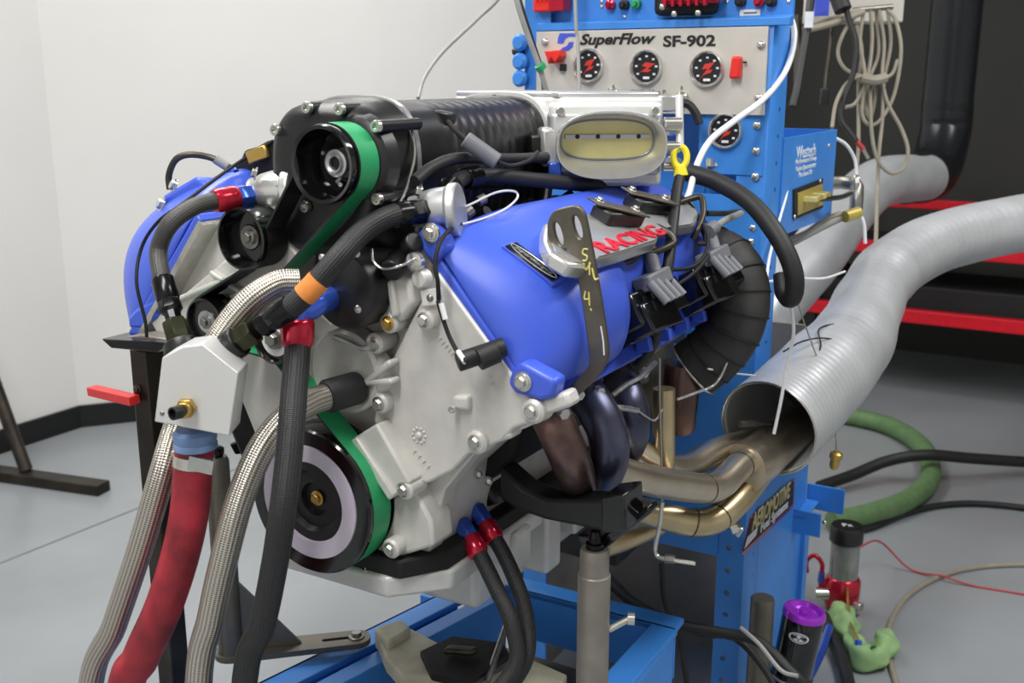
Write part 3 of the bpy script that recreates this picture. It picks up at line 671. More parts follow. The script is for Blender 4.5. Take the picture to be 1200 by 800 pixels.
# lifting bracket bolted to the head, its face towards the front
LY = 0.135
outer = [(641, 262), (648, 248), (660, 243), (676, 241), (684, 250), (688, 266), (692, 285), (700, 330), (712, 408), (708, 428), (696, 446), (668, 470), (660, 462), (684, 436), (690, 424), (688, 400), (679, 340), (670, 302), (664, 292), (652, 294), (643, 284)]
def slotpts(cx, cy): return [(cx + 4.6 * math.cos(a) + 3.6 * math.sin(a), cy + 14 * math.sin(a)) for a in [2 * PI * k / 14 for k in range(14)]]
def plate_with_holes(name, outer, holes, Y, th, m, par):
    bm = bmesh.new(); eds = []
    for loop in [outer] + holes:
        vs = [bm.verts.new(atY(x, y, Y)) for x, y in loop]
        eds += [bm.edges.new((vs[i], vs[(i + 1) % len(vs)])) for i in range(len(vs))]
    bmesh.ops.triangle_fill(bm, edges=eds, use_beauty=True)
    r = bmesh.ops.extrude_face_region(bm, geom=list(bm.faces))
    bmesh.ops.translate(bm, verts=[g for g in r['geom'] if isinstance(g, bmesh.types.BMVert)], vec=(0, th, 0))
    bmesh.ops.recalc_face_normals(bm, faces=bm.faces)
    me = bpy.data.meshes.new(name); bm.to_mesh(me); bm.free(); me.materials.append(MATS[m]); me.shade_smooth(); me.set_sharp_from_angle(angle=0.6)
    o = bpy.data.objects.new(name, me); COL.objects.link(o)
    md = o.modifiers.new('b', 'BEVEL'); md.width = 0.0018; md.segments = 2; md.limit_method = 'ANGLE'; md.angle_limit = 0.8
    attach(o, par); return o
outer = [(q.x, q.y) for q in catmull([V(x, y, 0) for x, y in outer], 3, True)]
lb = plate_with_holes('lifting_bracket', outer, [slotpts(654, 274), slotpts(676.5, 266)], LY, 0.008, 'bracket_grey', EN)
def scribble(pts): MB().tube([atY(x, y, LY - 0.0006) for x, y in pts], 0.0011, 6, 3).build('chalk_mark', 'yellow_ink', lb)
scribble([(689, 292), (684, 292), (683, 297), (688, 300), (687, 305), (683, 305)]); scribble([(684, 308), (687, 316), (692, 308)]); scribble([(691, 307), (691, 322)]); scribble([(694, 314), (697, 327), (701, 326)])
scribble([(686, 341), (685, 350), (690, 350)]); scribble([(690, 342), (691, 358)]); scribble([(692, 361), (693, 364)])
ep('white_line', 'white_ink', MB().tube([atY(x, y, LY - 0.0006) for x, y in ((704, 382), (707, 400), (708, 416))], 0.0009, 6, 3), lb)  # thin white line down the bracket's lower arm

# ---- damper, pulleys and belt
cp = ep('crank_pulley', 'black_gloss', MB().lathe([(0.080, 0.014), (0.082, 0.0), (0.101, 0.0), (0.1035, 0.003), (0.1035, 0.008), (0.1, 0.009), (0.1, 0.052), (0.1035, 0.053), (0.1035, 0.06), (0.06, 0.062)], CR, (0, 1, 0), 72, cap=False))
ep('pulley_face', 'black_satin', MB().lathe([(0.0001, 0.020), (0.022, 0.020), (0.024, 0.012), (0.040, 0.012), (0.044, 0.004), (0.058, 0.004)], CR, (0, 1, 0), 56, cap=False), cp)
ep('timing_ring', 'white_paint', MB().lathe([(0.057, 0.006), (0.058, -0.001), (0.0805, -0.001), (0.082, 0.004)], CR, (0, 1, 0), 72, cap=False), cp)
bolt(cp, CR + V(0, 0.018, 0), (0, -1, 0), 0.0085, 'brass')
SCP = atY(377, 193, -0.004)
sp = ep('blower_pulley', 'black_gloss', MB().lathe([(0.041, 0.03), (0.0435, 0.0), (0.048, -0.002), (0.0495, 0.002), (0.0495, 0.006), (0.047, 0.007), (0.047, 0.048), (0.0495, 0.049), (0.0495, 0.054), (0.03, 0.056)], SCP, (0, 1, 0), 64, cap=False))
ep('pulley_web', 'black_gloss', MB().lathe([(0.0001, 0.034), (0.018, 0.034), (0.022, 0.036), (0.036, 0.040), (0.042, 0.028)], SCP, (0, 1, 0), 48, cap=False), sp)
ep('pulley_hub', 'alu_brushed', MB().lathe([(0.0085, 0.034), (0.0085, 0.024), (0.0115, 0.022), (0.0125, 0.023), (0.0130, 0.026), (0.0148, 0.025), (0.0172, 0.026), (0.0175, 0.036)], SCP, (0, 1, 0), 36, cap=False), sp)
ep('bore_shade_disc', 'black_anod', MB().lathe([(0.0085, 0.028), (0.0085, 0.031)], SCP, (0, 1, 0), 24), sp)  # black disc closing the bore, the hole's shade put into its colour
for k in range(3):
    an = 2 * PI * k / 3 + 0.6
    bolt(sp, SCP + V(0.027 * math.cos(an), 0.034, 0.027 * math.sin(an)), (0, -1, 0), 0.003, 'zinc', 'socket')
def idler(px, py, Y, R, m, hubm, hubr, deep=0.02):
    c = atY(px, py, Y)
    o = ep('idler_pulley', m, MB().lathe([(R * 0.42, deep), (R * 0.82, deep), (R * 0.92, 0.0), (R, 0.001), (R, 0.045), (R * 0.3, 0.046)], c, (0, 1, 0), 48, cap=False))
    ep('bearing', hubm, MB().lathe([(0.0001, deep - 0.004), (hubr * 0.55, deep - 0.004), (hubr * 0.6, deep - 0.001), (hubr, deep - 0.002), (hubr, deep + 0.01)], c, (0, 1, 0), 32, cap=False), o)
    bolt(o, c + V(0, deep - 0.003, 0), (0, -1, 0), hubr * 0.48, 'steel')
    return c
iA = idler(281, 280, 0.0, 0.042, 'black_gloss', 'steel', 0.016)
iB = idler(238, 378, 0.0, 0.034, 'black_gloss', 'alu_brushed', 0.016, 0.008)
iC = idler(318, 398, 0.0, 0.034, 'black_gloss', 'alu_white', 0.024, 0.008)
# belt: closed band in the pulley plane
def arc(c, R, a0, a1, n=14): return [Vector((c.x + R * math.cos(math.radians(a0 + (a1 - a0) * k / n)), c.z + R * math.sin(math.radians(a0 + (a1 - a0) * k / n)))) for k in range(n + 1)]
path = arc(CR, 0.1005, 190, 402, 30)
path += arc(iC, 0.0355, 262, 200, 6)[:3]
q = atY(285, 375, 0.02); path += [Vector((q.x - 0.02, q.z - 0.04)), Vector((q.x - 0.008, q.z))]
q = atY(345, 306, 0.02); path += [Vector((q.x, q.z))]
path += arc(SCP, 0.0475, -38, 182, 26)
path += arc(iA, 0.0425, 20, -95, 14)
q = atY(214, 354, 0.02)
path += arc(iB, 0.0345, 120, 205, 8)
n = len(path); BY0, BY1 = 0.009, 0.046; TH = 0.0032
mb = MB(); vs = []
for i in range(n):
    t = (path[(i + 1) % n] - path[i - 1]); t.normalize(); nn = Vector((t.y, -t.x))
    for off, y in ((0, BY0), (TH, BY0), (TH, BY1), (0, BY1)):
        q = path[i] + nn * off; vs.append(V(q.x, y, q.y))
fs = []; mis = []
for i in range(n):
    j = (i + 1) % n
    for k in range(4):
        fs.append((i * 4 + k, i * 4 + (k + 1) % 4, j * 4 + (k + 1) % 4, j * 4 + k)); mis.append(1 if k == 1 else 0)
mb.add(vs, fs); mb.mi = mis
ep('drive_belt', ['black_rubber', 'belt_green'], mb)

# ---- supercharger
def sc_ring(y, k, dx=0.0, w=0.096, h=0.108, zc=1.336, n=40):
    r = []
    for i in range(n):
        a = 2 * PI * i / n; c, s_ = math.cos(a), math.sin(a); e = 0.62
        r.append(V(dx + w * k * math.copysign(abs(c) ** e, c), y, zc + h * k * math.copysign(abs(s_) ** e, s_)))
    return r
gc = ep('blower_gear_case', 'black_satin', MB().loft([sc_ring(y, k) for y, k in ((0.052, 0.55), (0.05, 0.76), (0.054, 0.86), (0.066, 0.93), (0.085, 0.965), (0.128, 0.985), (0.130, 1.0), (0.136, 1.0))]), angle=50)
ep('gear_case_nose', 'black_satin', MB().lathe([(0.062, 0.0), (0.058, -0.02), (0.050, -0.026), (0.03, -0.028)], V(SCP.x, 0.075, SCP.z), (0, 1, 0), 40), gc)
ep('case_joint', 'alu_bright', MB().loft([sc_ring(y, k) for y, k in ((0.134, 1.0), (0.1342, 1.022), (0.1435, 1.022), (0.144, 1.0))], True, True), gc)
for q in ((325, 152), (362, 126), (400, 128), (443, 148), (444, 233), (360, 242), (330, 222)):
    c = atY(q[0], q[1], 0.05)
    ep('bolt_pillar', 'black_satin', MB().cyl(c, c + V(0, 0.085, 0), 0.008, seg=14), gc)
    bolt(gc, c + V(0, 0.001, 0), (0, -1, 0), 0.0078, 'zinc', 'socket')
rings = [sc_ring(0.142, 0.985), sc_ring(0.152, 0.985), sc_ring(0.155, 0.93), sc_ring(0.22, 0.93)]
y = 0.225
while y < 0.475:
    rings += [sc_ring(y, 0.934), sc_ring(y + 0.003, 0.943), sc_ring(y + 0.0165, 0.943), sc_ring(y + 0.0195, 0.934)]; y += 0.0245
rings += [sc_ring(0.478, 0.93), sc_ring(0.484, 0.97), sc_ring(0.50, 0.97)]
rh = ep('blower_housing', 'black_satin', MB().loft(rings), angle=50)
ep('side_boss', 'black_satin', MB().bx(0.06, 0.094, 0.20, 0.42, 1.31, 1.335), rh, bevel=0.006)
ep('outlet_foot', 'black_satin', MB().bx(-0.12, 0.10, 0.14, 0.52, 1.225, 1.25), rh, bevel=0.006)
ep('rear_joint', 'alu_white', MB().loft([sc_ring(yy, k) for yy, k in ((0.50, 0.98), (0.5, 1.02), (0.515, 1.02), (0.515, 0.98))]), rh)
for a in (35, 62, 90, 118, 150, 5):
    bolt(rh, V(0.09 * math.cos(math.radians(a)), 0.494, 1.336 + 0.101 * math.sin(math.radians(a))), (0, -1, 0), 0.005, 'black_anod', 'socket')
# inlet plenum
plen = [(-0.095, 0.515), (0.095, 0.515), (0.128, 0.472), (0.262, 0.572), (0.20, 0.69), (-0.095, 0.69)]
pn = ep('inlet_plenum', 'alu_white', MB().prism([V(x, y_, 1.30) for x, y_ in plen], (0, 0, 0.140)), bevel=0.008, bseg=3)
ep('plenum_lid', 'alu_brushed', MB().prism([V(x * 0.97, 0.6 + (y_ - 0.6) * 0.97, 1.439) for x, y_ in plen], (0, 0, 0.008)), pn, bevel=0.003)
TN = V(0.6, -0.8, 0); TW = V(0.8, 0.6, 0); TU = V(0, 0, 1)
TC = atY(712, 169, 0.49)
def oval(w, h, off, e=0.8, n=48, dz=0.0): return [TC + TU * dz + TN * off + TW * (w * math.copysign(abs(math.cos(a)) ** e, math.cos(a))) + TU * (h * math.copysign(abs(math.sin(a)) ** e, math.sin(a))) for a in [2 * PI * k / n for k in range(n)]]
tb = ep('throttle_body', 'alu_brushed', MB().box(TC + TU * 0.0 - TN * 0.03, (0.176, 0.05, 0.098), TW, TN, TU), bevel=0.008, bseg=3)
ep('throttle_plate_flange', 'alu_white', MB().box(TC + TU * 0.032 - TN * 0.022, (0.176, 0.03, 0.062), TW, TN, TU), tb, bevel=0.008, bseg=3)
ep('bellmouth', 'alu_bright', MB().loft([oval(0.080, 0.043, -0.02), oval(0.083, 0.047, 0.02), oval(0.0865, 0.0515, 0.032), oval(0.0855, 0.0505, 0.036), oval(0.083, 0.048, 0.036), oval(0.081, 0.045, 0.030), oval(0.073, 0.0305, -0.004, 0.7, dz=0.007)], False, False), tb)
ep('throttle_bore', 'alu_brushed', MB().loft([oval(0.0735, 0.0308, -0.002, 0.7, dz=0.007), oval(0.0718, 0.0290, 0.0, 0.7, dz=0.007), oval(0.0715, 0.0285, -0.012, 0.7, dz=0.007)], False, True), tb)
ep('throttle_blade', 'cream_blade', MB().loft([oval(0.0714, 0.0286, -0.006, 0.7, dz=0.007), oval(0.0714, 0.0286, -0.003, 0.7, dz=0.007)]), tb)
ep('throttle_shaft', 'alu_brushed', MB().box(TC + TU * 0.012 + TN * 0.0, (0.134, 0.006, 0.007), TW, TN, TU), tb, bevel=0.001)
for k in range(4): bolt(tb, TC + TU * 0.012 + TN * 0.003 + TW * (-0.048 + 0.032 * k), TN, 0.0036, 'black_ink', 'dome', 'screw')
for k in (-1, 1): bolt(tb, TC + TU * 0.050 - TN * 0.006 + TW * (0.074 * k), TN, 0.0065, 'zinc', 'socket')
ep('throttle_motor', 'alu_bright', MB().box(TC - TW * 0.088 - TN * 0.03 - TU * 0.005, (0.03, 0.05, 0.06), TW, TN, TU), tb, bevel=0.006)
ep('throttle_connector', 'black_satin', MB().box(TC - TW * 0.104 - TN * 0.025 - TU * 0.004, (0.028, 0.028, 0.034), TW, TN, TU).box(TC - TW * 0.102 - TN * 0.005 - TU * 0.02, (0.018, 0.02, 0.018), TW, TN, TU), tb, bevel=0.003)
ep('sensor_block', 'blue_anod', MB().box(TC - TW * 0.082 - TN * 0.01 - TU * 0.042, (0.02, 0.03, 0.03), TW, TN, TU), tb, bevel=0.003)
for k, zq in enumerate((0.03, -0.005, -0.035)):
    ep('side_fitting', 'zinc', MB().cyl(TC + TW * 0.088 + TU * zq, TC + TW * 0.115 + TU * zq, 0.011 - 0.002 * k), tb, bevel=0.001)
# map sensor / wire on the blower flank
ep('pressure_sensor', 'black_satin', MB().box(atY(521, 137, 0.235), (0.026, 0.02, 0.016), (1, 0.2, -0.2), (0, 1, 0)), rh, bevel=0.003)
ep('inline_connector', 'connector_grey', MB().cyl(atY(545, 163, 0.20), atY(583, 190, 0.22), 0.0115, seg=16), rh, bevel=0.002)
ep('sensor_lead', 'black_matte', MB().tube(ys((525, 142, 0.205), (533, 152, 0.20), (546, 164, 0.20)), 0.0035, 8).tube(ys((583, 190, 0.22), (600, 194, 0.29), (620, 188, 0.33), (630, 178, 0.37)), 0.003, 8), rh)
ep('pressure_line', 'zinc', MB().tube(ys((463, 132, 0.14), (480, 150, 0.13), (486, 180, 0.12), (478, 215, 0.10), (468, 240, 0.08)), 0.0024, 8), rh)
# intake valley under the blower
iv = ep('intake_manifold', 'black_matte', MB().prism(xz([(-0.18, 1.20), (0.10, 1.20), (0.135, 1.245), (0.12, 1.262), (-0.17, 1.262)], 0.12), (0, 0.57, 0)), bevel=0.006)
for k in range(4):
    y = 0.20 + k * 0.13
    ep('intake_runner', 'black_satin', MB().cyl(V(0.06, y, 1.25), V(0.165, y, 1.245), 0.024, seg=16), iv)
    ep('fuel_injector', 'black_rubber', MB().cyl(V(0.112, y + 0.05, 1.27), V(0.135, y + 0.05, 1.285), 0.010, seg=12).cyl(V(0.10, y + 0.05, 1.26), V(0.115, y + 0.05, 1.272), 0.013, seg=12), iv)
    bolt(iv, V(0.145, y + 0.03, 1.262), (0.4, -0.4, 0.8), 0.006, 'zinc')
# coolant outlets with cast necks
for (px, py, Y, ax, dy) in ((500, 246, 0.10, (-1, -0.35, -0.12), 0), (312, 224, 0.06, (-1, -0.35, -0.1), 0)):
    c = atY(px, py, Y); A = Vector(ax).normalized()
    ol = ep('coolant_outlet', 'alu_bright' if px < 400 else 'alu_brushed', MB().lathe([(0.028, -0.03), (0.027, -0.012), (0.024, 0.004), (0.0205, 0.012), (0.019, 0.022)], c, A, 28).lathe([(0.034, -0.042), (0.036, -0.040), (0.036, -0.030), (0.034, -0.028)], c + V(0.004, 0, -0.004), A, 28), bevel=0.004)
    bolt(ol, c + V(0.01, -0.028, 0.026), (-0.6, -0.7, 0.3), 0.007, 'zinc')
# black round oil filter adapter block and small hardware between the banks
ab_ = atY(402, 338, 0.02)
ep('water_pump_housing', 'black_satin', MB().lathe([(0.052, 0.07), (0.052, 0.0), (0.048, -0.006), (0.03, -0.008)], atY(404, 340, 0.02), (0, 1, 0), 36))
for q in ((418, 297), (420, 362), (378, 302)): bolt(EN, atY(q[0], q[1], 0.014), (0, -1, 0), 0.006, 'zinc', 'dome')
ep('pump_neck', 'cast_alu', MB().prism(ys(*[(x, y, 0.05) for x, y in ((438, 322), (462, 316), (480, 330), (484, 356), (470, 376), (446, 382), (438, 366))]), (0, 0.04, 0)), bevel=0.006, bseg=3)
ep('pump_neck_rib', 'cast_alu', MB().prism(ys(*[(x, y, 0.042) for x, y in ((452, 330), (459, 328), (466, 370), (458, 373))]), (0, 0.02, 0)), bevel=0.003)
ep('pump_cover', 'cast_alu', MB().lathe([(0.058, 0.03), (0.058, 0.004), (0.053, 0.0), (0.046, 0.003), (0.02, 0.006)], atY(402, 436, 0.045), (0, 1, 0), 40))
ep('pump_cover_rib', 'alu_brushed', MB().tube(ys((392, 395, 0.045), (410, 402, 0.04), (425, 408, 0.04), (440, 402, 0.045)), 0.004, 8))
ep('timing_sensor', 'black_satin', MB().cyl(atY(470, 300, 0.06), atY(458, 318, 0.03), 0.015).cyl(atY(478, 290, 0.06), atY(486, 282, 0.05), 0.012), bevel=0.002)
ep('lead_wire', 'zinc', MB().tube(ys((436, 292, 0.01), (438, 306, 0.0), (450, 315, 0.0), (470, 311, 0.0), (486, 303, 0.03)), 0.0016, 8))
ep('sensor_boss', 'cast_alu', MB().cyl(atY(500, 325, 0.05), atY(490, 327, 0.035), 0.012), bevel=0.002)
ep('front_plug', 'zinc', MB().lathe([(0.012, 0), (0.012, -0.008), (0.008, -0.01)], atY(489, 306, 0.04), (0, 1, 0), 16))
ep('trigger_wire', 'black_matte', MB().tube(ys((514, 352, 0.04), (513, 330, 0.03), (510, 310, 0.03), (514, 288, 0.04), (524, 272, 0.07), (540, 262, 0.11)), 0.0028, 8))
# valley plumbing: black pipes and a bright loop of wire
ep('crossover_pipe', 'black_rubber', MB().tube(ys((532, 216, 0.16), (545, 208, 0.2), (575, 206, 0.26), (620, 210, 0.34), (660, 214, 0.42), (720, 220, 0.56)), 0.011, 12).tube(ys((486, 212, 0.10), (508, 195, 0.14), (540, 185, 0.2), (600, 186, 0.32), (640, 184, 0.4)), 0.008, 10))
ep('pipe_collar', 'black_anod', MB().cyl(atY(545, 209, 0.2), atY(560, 206, 0.23), 0.015, seg=8), bevel=0.001)
ep('pipe_collar', 'black_anod', MB().cyl(atY(524, 226, 0.15), atY(534, 214, 0.165), 0.014, seg=12), bevel=0.001)
ep('bright_wire', 'alu_white', MB().tube(ys((519, 246, 0.10), (545, 242, 0.14), (580, 226, 0.19), (602, 224, 0.22), (606, 232, 0.22), (590, 246, 0.18), (560, 258, 0.14), (530, 264, 0.1), (522, 257, 0.1)), 0.0016, 8))
for a_, b_, r_ in (((545, 252, 0.16), (552, 246, 0.17), 0.008), ((505, 262, 0.1), (520, 268, 0.1), 0.007), ((560, 236, 0.2), (568, 232, 0.21), 0.007)): ep('valley_stud', 'steel', MB().cyl(atY(*a_), atY(*b_), r_))
# far-side linkage behind the gear case
fl_ = ep('throttle_linkage', 'black_matte', MB().prism(ys(*[(x, y, 0.2) for x, y in ((262, 222), (266, 200), (280, 190), (286, 176), (300, 172), (312, 165), (335, 162), (335, 225))]), (0, 0.1, 0)), bevel=0.004)
ep('linkage_plate', 'brass', MB().box(atY(302, 181, 0.19), (0.036, 0.008, 0.02), (1, 0.2, 0.35)), fl_, bevel=0.002)

# ================================================================ coolant manifold box in front of the engine
MY = -0.17
mo = thing('coolant_tank', 'machined aluminium coolant tank with clipped corners and brass sensor', 'tank', atY(230, 508, MY))
face = [(191, 405), (233, 402), (259, 404), (286, 440), (270, 512), (182, 494)]
bk = V(0.30, 0.93, 0.02).normalized() * 0.062
MN = V(0.53, -0.845, 0.05).normalized(); MP = atY(230, 455, MY)
MB().prism([atP(x, y, MP, MN) for x, y in ((190, 419), (214, 406), (237, 403), (279, 437), (269, 511), (181, 494))], MN * -0.058).build('tank_body', 'tank_alu', mo, bevel=0.0015)
q = atP(219, 477, MP, MN)
MB().cyl(q, q + MN * 0.010, 0.0125, seg=6).cyl(q + MN * 0.01, q + MN * 0.018, 0.0095, seg=16).build('sensor_body', 'brass', mo, bevel=0.001)
MB().lathe([(0.006, 0), (0.008, 0.004), (0.008, 0.016), (0.006, 0.016), (0.005, 0.008)], q + MN * 0.017, MN + V(-0.55, -0.25, 0), 16).build('sensor_socket', 'black_satin', mo)
bolt(mo, atP(190, 484, MP, MN), MN, 0.003, 'steel', 'dome', 'pin')
n0 = atP(228, 506, MP - MN * 0.03, MN)
MB().lathe([(0.022, 0.004), (0.0265, 0.0), (0.0265, -0.008), (0.025, -0.012), (0.0265, -0.014), (0.0265, -0.020)], n0, (0, 0, 1), 32).build('outlet_collar', 'light_blue', mo)

# upper inlets on the tank: black weld bungs with olive hose ends
def fit(p, ax, specs, sg=20): # specs: (name, [(r,h)...], mat, seg)
    return [(n, pr, p, ax, m, s_) for n, pr, m, s_ in specs]
# left braided hose: outlet on far head down to the tank
pA = ys((272, 232, 0.015), (255, 235, -0.005), (228, 242, -0.04), (200, 262, -0.07), (186, 292, -0.075), (189, 322, -0.09), (193, 336, -0.095))
dA = (pA[0] - pA[1]).normalized(); dE = (pA[-1] - pA[-2]).normalized()
hose('coolant_hose', 'dark braided hose arching past the far blue valve cover, red and blue end', 'hose', pA, 0.0118, 'braid_grey', fittings=[
    ('hose_end_socket', [(0.0148, -0.026), (0.0164, -0.02), (0.0164, 0.004), (0.0144, 0.008)], pA[0], dA, 'red_anod', 24),
    ('hose_end_nut', [(0.0152, 0.008), (0.0160, 0.010), (0.0160, 0.026), (0.0144, 0.028)], pA[0], dA, 'blue_anod', 6),
    ('lower_socket', [(0.0140, -0.012), (0.0152, -0.008), (0.0148, 0.018), (0.0128, 0.022)], pA[-1], dE, 'black_anod', 24),
    ('lower_collar', [(0.0132, 0.02), (0.0152, 0.024), (0.0152, 0.034), (0.0112, 0.038), (0.0100, 0.052)], pA[-1], dE, 'black_anod', 8),
    ('swivel_nut', [(0.0152, 0.05), (0.0164, 0.053), (0.0164, 0.078), (0.0152, 0.081)], pA[-1], dE, 'olive_anod', 6),
    ('weld_bung', [(0.018, 0.08), (0.0225, 0.083), (0.0225, 0.095), (0.02, 0.1)], pA[-1], dE, 'black_satin', 24)])
# right braided hose with orange tape
pB = ys((478, 250, 0.06), (455, 254, 0.03), (425, 272, 0.0), (398, 300, -0.04), (372, 330, -0.06), (345, 357, -0.075), (328, 368, -0.08))
dA = (pB[0] - pB[1]).normalized(); dE = (pB[-1] - pB[-2]).normalized()
hb = hose('coolant_hose', 'black braided hose with orange tape running to the near head outlet', 'hose', pB, 0.0142, 'braid_black', fittings=[
    ('hose_end_socket', [(0.0155, -0.02), (0.0164, -0.016), (0.0164, 0.0), (0.0151, 0.004)], pB[0], dA, 'black_anod', 24),
    ('hose_end_nut', [(0.0155, 0.004), (0.0168, 0.008), (0.0168, 0.024), (0.0151, 0.026)], pB[0], dA, 'black_anod', 6),
    ('lower_socket', [(0.0155, -0.018), (0.0164, -0.012), (0.0155, 0.01), (0.0134, 0.016)], pB[-1], dE, 'black_anod', 24),
    ('lower_collar', [(0.0134, 0.014), (0.0155, 0.018), (0.0155, 0.03), (0.0118, 0.034), (0.0105, 0.044)], pB[-1], dE, 'black_anod', 8),
    ('swivel_nut', [(0.0155, 0.042), (0.0172, 0.045), (0.0172, 0.066), (0.0160, 0.069)], pB[-1], dE, 'olive_anod', 6),
    ('weld_bung', [(0.019, 0.067), (0.0205, 0.07), (0.0205, 0.088), (0.018, 0.092)], pB[-1], dE, 'black_satin', 24)])
PBc = catmull(pB, 16); i0 = min(range(len(PBc)), key=lambda k: (PBc[k] - atY(373, 329, -0.06)).length); i1 = min(range(len(PBc)), key=lambda k: (PBc[k] - atY(356, 346, -0.068)).length)
MB().tube(PBc[i0:i1 + 1], 0.0151, 24, smooth=False).build('tape_wrap', 'orange_tape', hb)
# stainless hoses
pC = ys((350, 330, -0.02), (325, 332, -0.04), (295, 350, -0.07), (268, 380, -0.09), (246, 415, -0.105), (225, 455, -0.105), (205, 505, -0.12), (190, 555, -0.15), (165, 640, -0.17), (135, 730, -0.18), (105, 820, -0.19))
pC += [V(pC[-1].x - 0.03, pC[-1].y - 0.01, 0.25), V(pC[-1].x - 0.12, pC[-1].y - 0.05, 0.03)]
hose('stainless_hose', 'stainless braided hose passing behind the aluminium tank and down past the red hose', 'hose', pC, 0.0168, 'braid_steel', seg=16, sub=10)
pD = ys((384, 464, 0.0), (362, 472, -0.03), (335, 490, -0.07), (307, 525, -0.11), (283, 580, -0.14), (265, 645, -0.16), (248, 720, -0.17), (232, 820, -0.18))
pD += [V(pD[-1].x - 0.02, pD[-1].y - 0.02, 0.25), V(pD[-1].x - 0.10, pD[-1].y - 0.08, 0.03)]
dS = (pD[0] - pD[1]).normalized()
hose('stainless_hose', 'stainless braided hose from the water pump snout hanging before the damper', 'hose', pD, 0.0175, 'braid_steel', seg=16, sub=10, fittings=[
    ('rubber_sleeve', [(0.0195, -0.004), (0.0225, 0.0), (0.0225, 0.045), (0.020, 0.05)], pD[0], dS + V(0.25, 0.5, 0), 'black_rubber', 24)])
# big black hose with red/blue fitting
pE = ys((349, 404, -0.04), (347, 430, -0.065), (343, 480, -0.10), (338, 540, -0.125), (331, 600, -0.145), (322, 660, -0.15), (308, 730, -0.155), (285, 820, -0.16))
pE += [V(pE[-1].x - 0.03, pE[-1].y - 0.02, 0.22), V(pE[-1].x - 0.12, pE[-1].y - 0.08, 0.03)]
eb = thing('coolant_hose', 'thick black hose with crimson socket and blue elbow hanging across the damper', 'hose', pE[0])
MB().tube(pE, 0.0165, 14, 8).build('hose_tube', 'braid_black', eb)
MB().lathe([(0.0175, -0.002), (0.020, 0.002), (0.0215, 0.01), (0.0215, 0.028), (0.019, 0.034), (0.016, 0.036)], pE[0], V(0.02, 0.02, 1), 20).build('hose_end_socket', 'red_anod', eb)
MB().tube([pE[0] + V(0, 0, 0.032), pE[0] + V(0.002, 0.004, 0.044), atY(362, 361, -0.025), atY(374, 354, -0.01), atY(390, 348, 0.02)], 0.0165, 16, 6).build('elbow', 'blue_anod', eb)
# red hose
pF = ys((228, 527, -0.14), (226, 550, -0.142), (222, 600, -0.15), (210, 655, -0.16), (190, 715, -0.17), (165, 770, -0.18), (145, 830, -0.19))
pF += [V(pF[-1].x - 0.04, pF[-1].y - 0.02, 0.25), V(pF[-1].x - 0.14, pF[-1].y - 0.08, 0.04)]
rh_ = thing('radiator_hose', 'faded red rubber hose clamped under the aluminium tank', 'hose', pF[0])
MB().tube([atY(228, 518, -0.14)] + pF, 0.0245, 18, 8).build('hose_tube', 'red_hose', rh_)
MB().tube(ys((227.5, 533, -0.14), (226.5, 546, -0.142)), 0.0253, 24, 3).build('hose_clamp', 'zinc', rh_)
MB().box(atY(236, 545, -0.165), (0.03, 0.003, 0.022), (1, 0.6, -0.3), (0, 1, 0)).build('clamp_tail', 'zinc', rh_)
q = atY(199, 531, -0.14); MB().cyl(q, q + V(0.014, 0, 0), 0.006).build('clamp_screw', 'zinc', rh_)
# two oil hoses below
for k, (pts, lab) in enumerate(((ys((553, 634, 0.16), (565, 655, 0.15), (582, 690, 0.14), (598, 725, 0.13), (606, 770, 0.12), (590, 800, 0.10), (560, 830, 0.06)), 'black oil hose on the smaller blue fitting below the block'),
                        (ys((571, 617, 0.20), (588, 645, 0.19), (604, 680, 0.18), (616, 720, 0.17), (618, 765, 0.15), (600, 800, 0.12), (570, 830, 0.08)), 'black oil hose on the larger dark blue fitting below the block'))):
    dA = (pts[0] - pts[1]).normalized()
    hose('oil_hose', lab, 'hose', pts, 0.0115, 'braid_black', fittings=[
        ('hose_end_socket', [(0.013, -0.024), (0.0155, -0.018), (0.0155, 0.002), (0.012, 0.008)], pts[0], dA, 'red_anod', 24),
        ('hose_end_nut', [(0.0125, 0.006), (0.0142, 0.008), (0.0142, 0.032), (0.0125, 0.034), (0.009, 0.036), (0.009, 0.05)], pts[0], dA, 'blue_anod', 6)])
# oil filter adapter (black) the hoses screw into
oa = atY(545, 585, 0.22)
MB().box(oa + V(-0.01, 0.05, 0.0), (0.10, 0.08, 0.06), (1, 0.2, 0.5), (0, 1, 0)).build('oil_filter_adapter', 'black_satin', EN, bevel=0.01)
MB().prism([V(0.10, 0.22, 0.85), V(0.19, 0.22, 0.93), V(0.21, 0.22, 0.99), V(0.16, 0.22, 1.0), V(0.10, 0.22, 0.95)], (0, 0.4, 0)).build('engine_mount_bracket', 'black_matte', EN, bevel=0.01)
for q in ((572, 563), (560, 555), (548, 571), (512, 604)): bolt(EN, atY(q[0], q[1], 0.19), (0.2, -1, 0), 0.007, 'zinc', 'dome')
# breather hose top right
pG = ds((806, 202, 1.86), (840, 213, 1.84), (880, 238, 1.80), (912, 278, 1.76), (929, 315, 1.75), (931, 340, 1.76), (926, 350, 1.775), (919, 342, 1.79), (917, 322, 1.80))
hose('breather_hose', 'thick black rubber hose curving down in front of the blue upright', 'hose', pG, 0.0158, 'black_rubber')
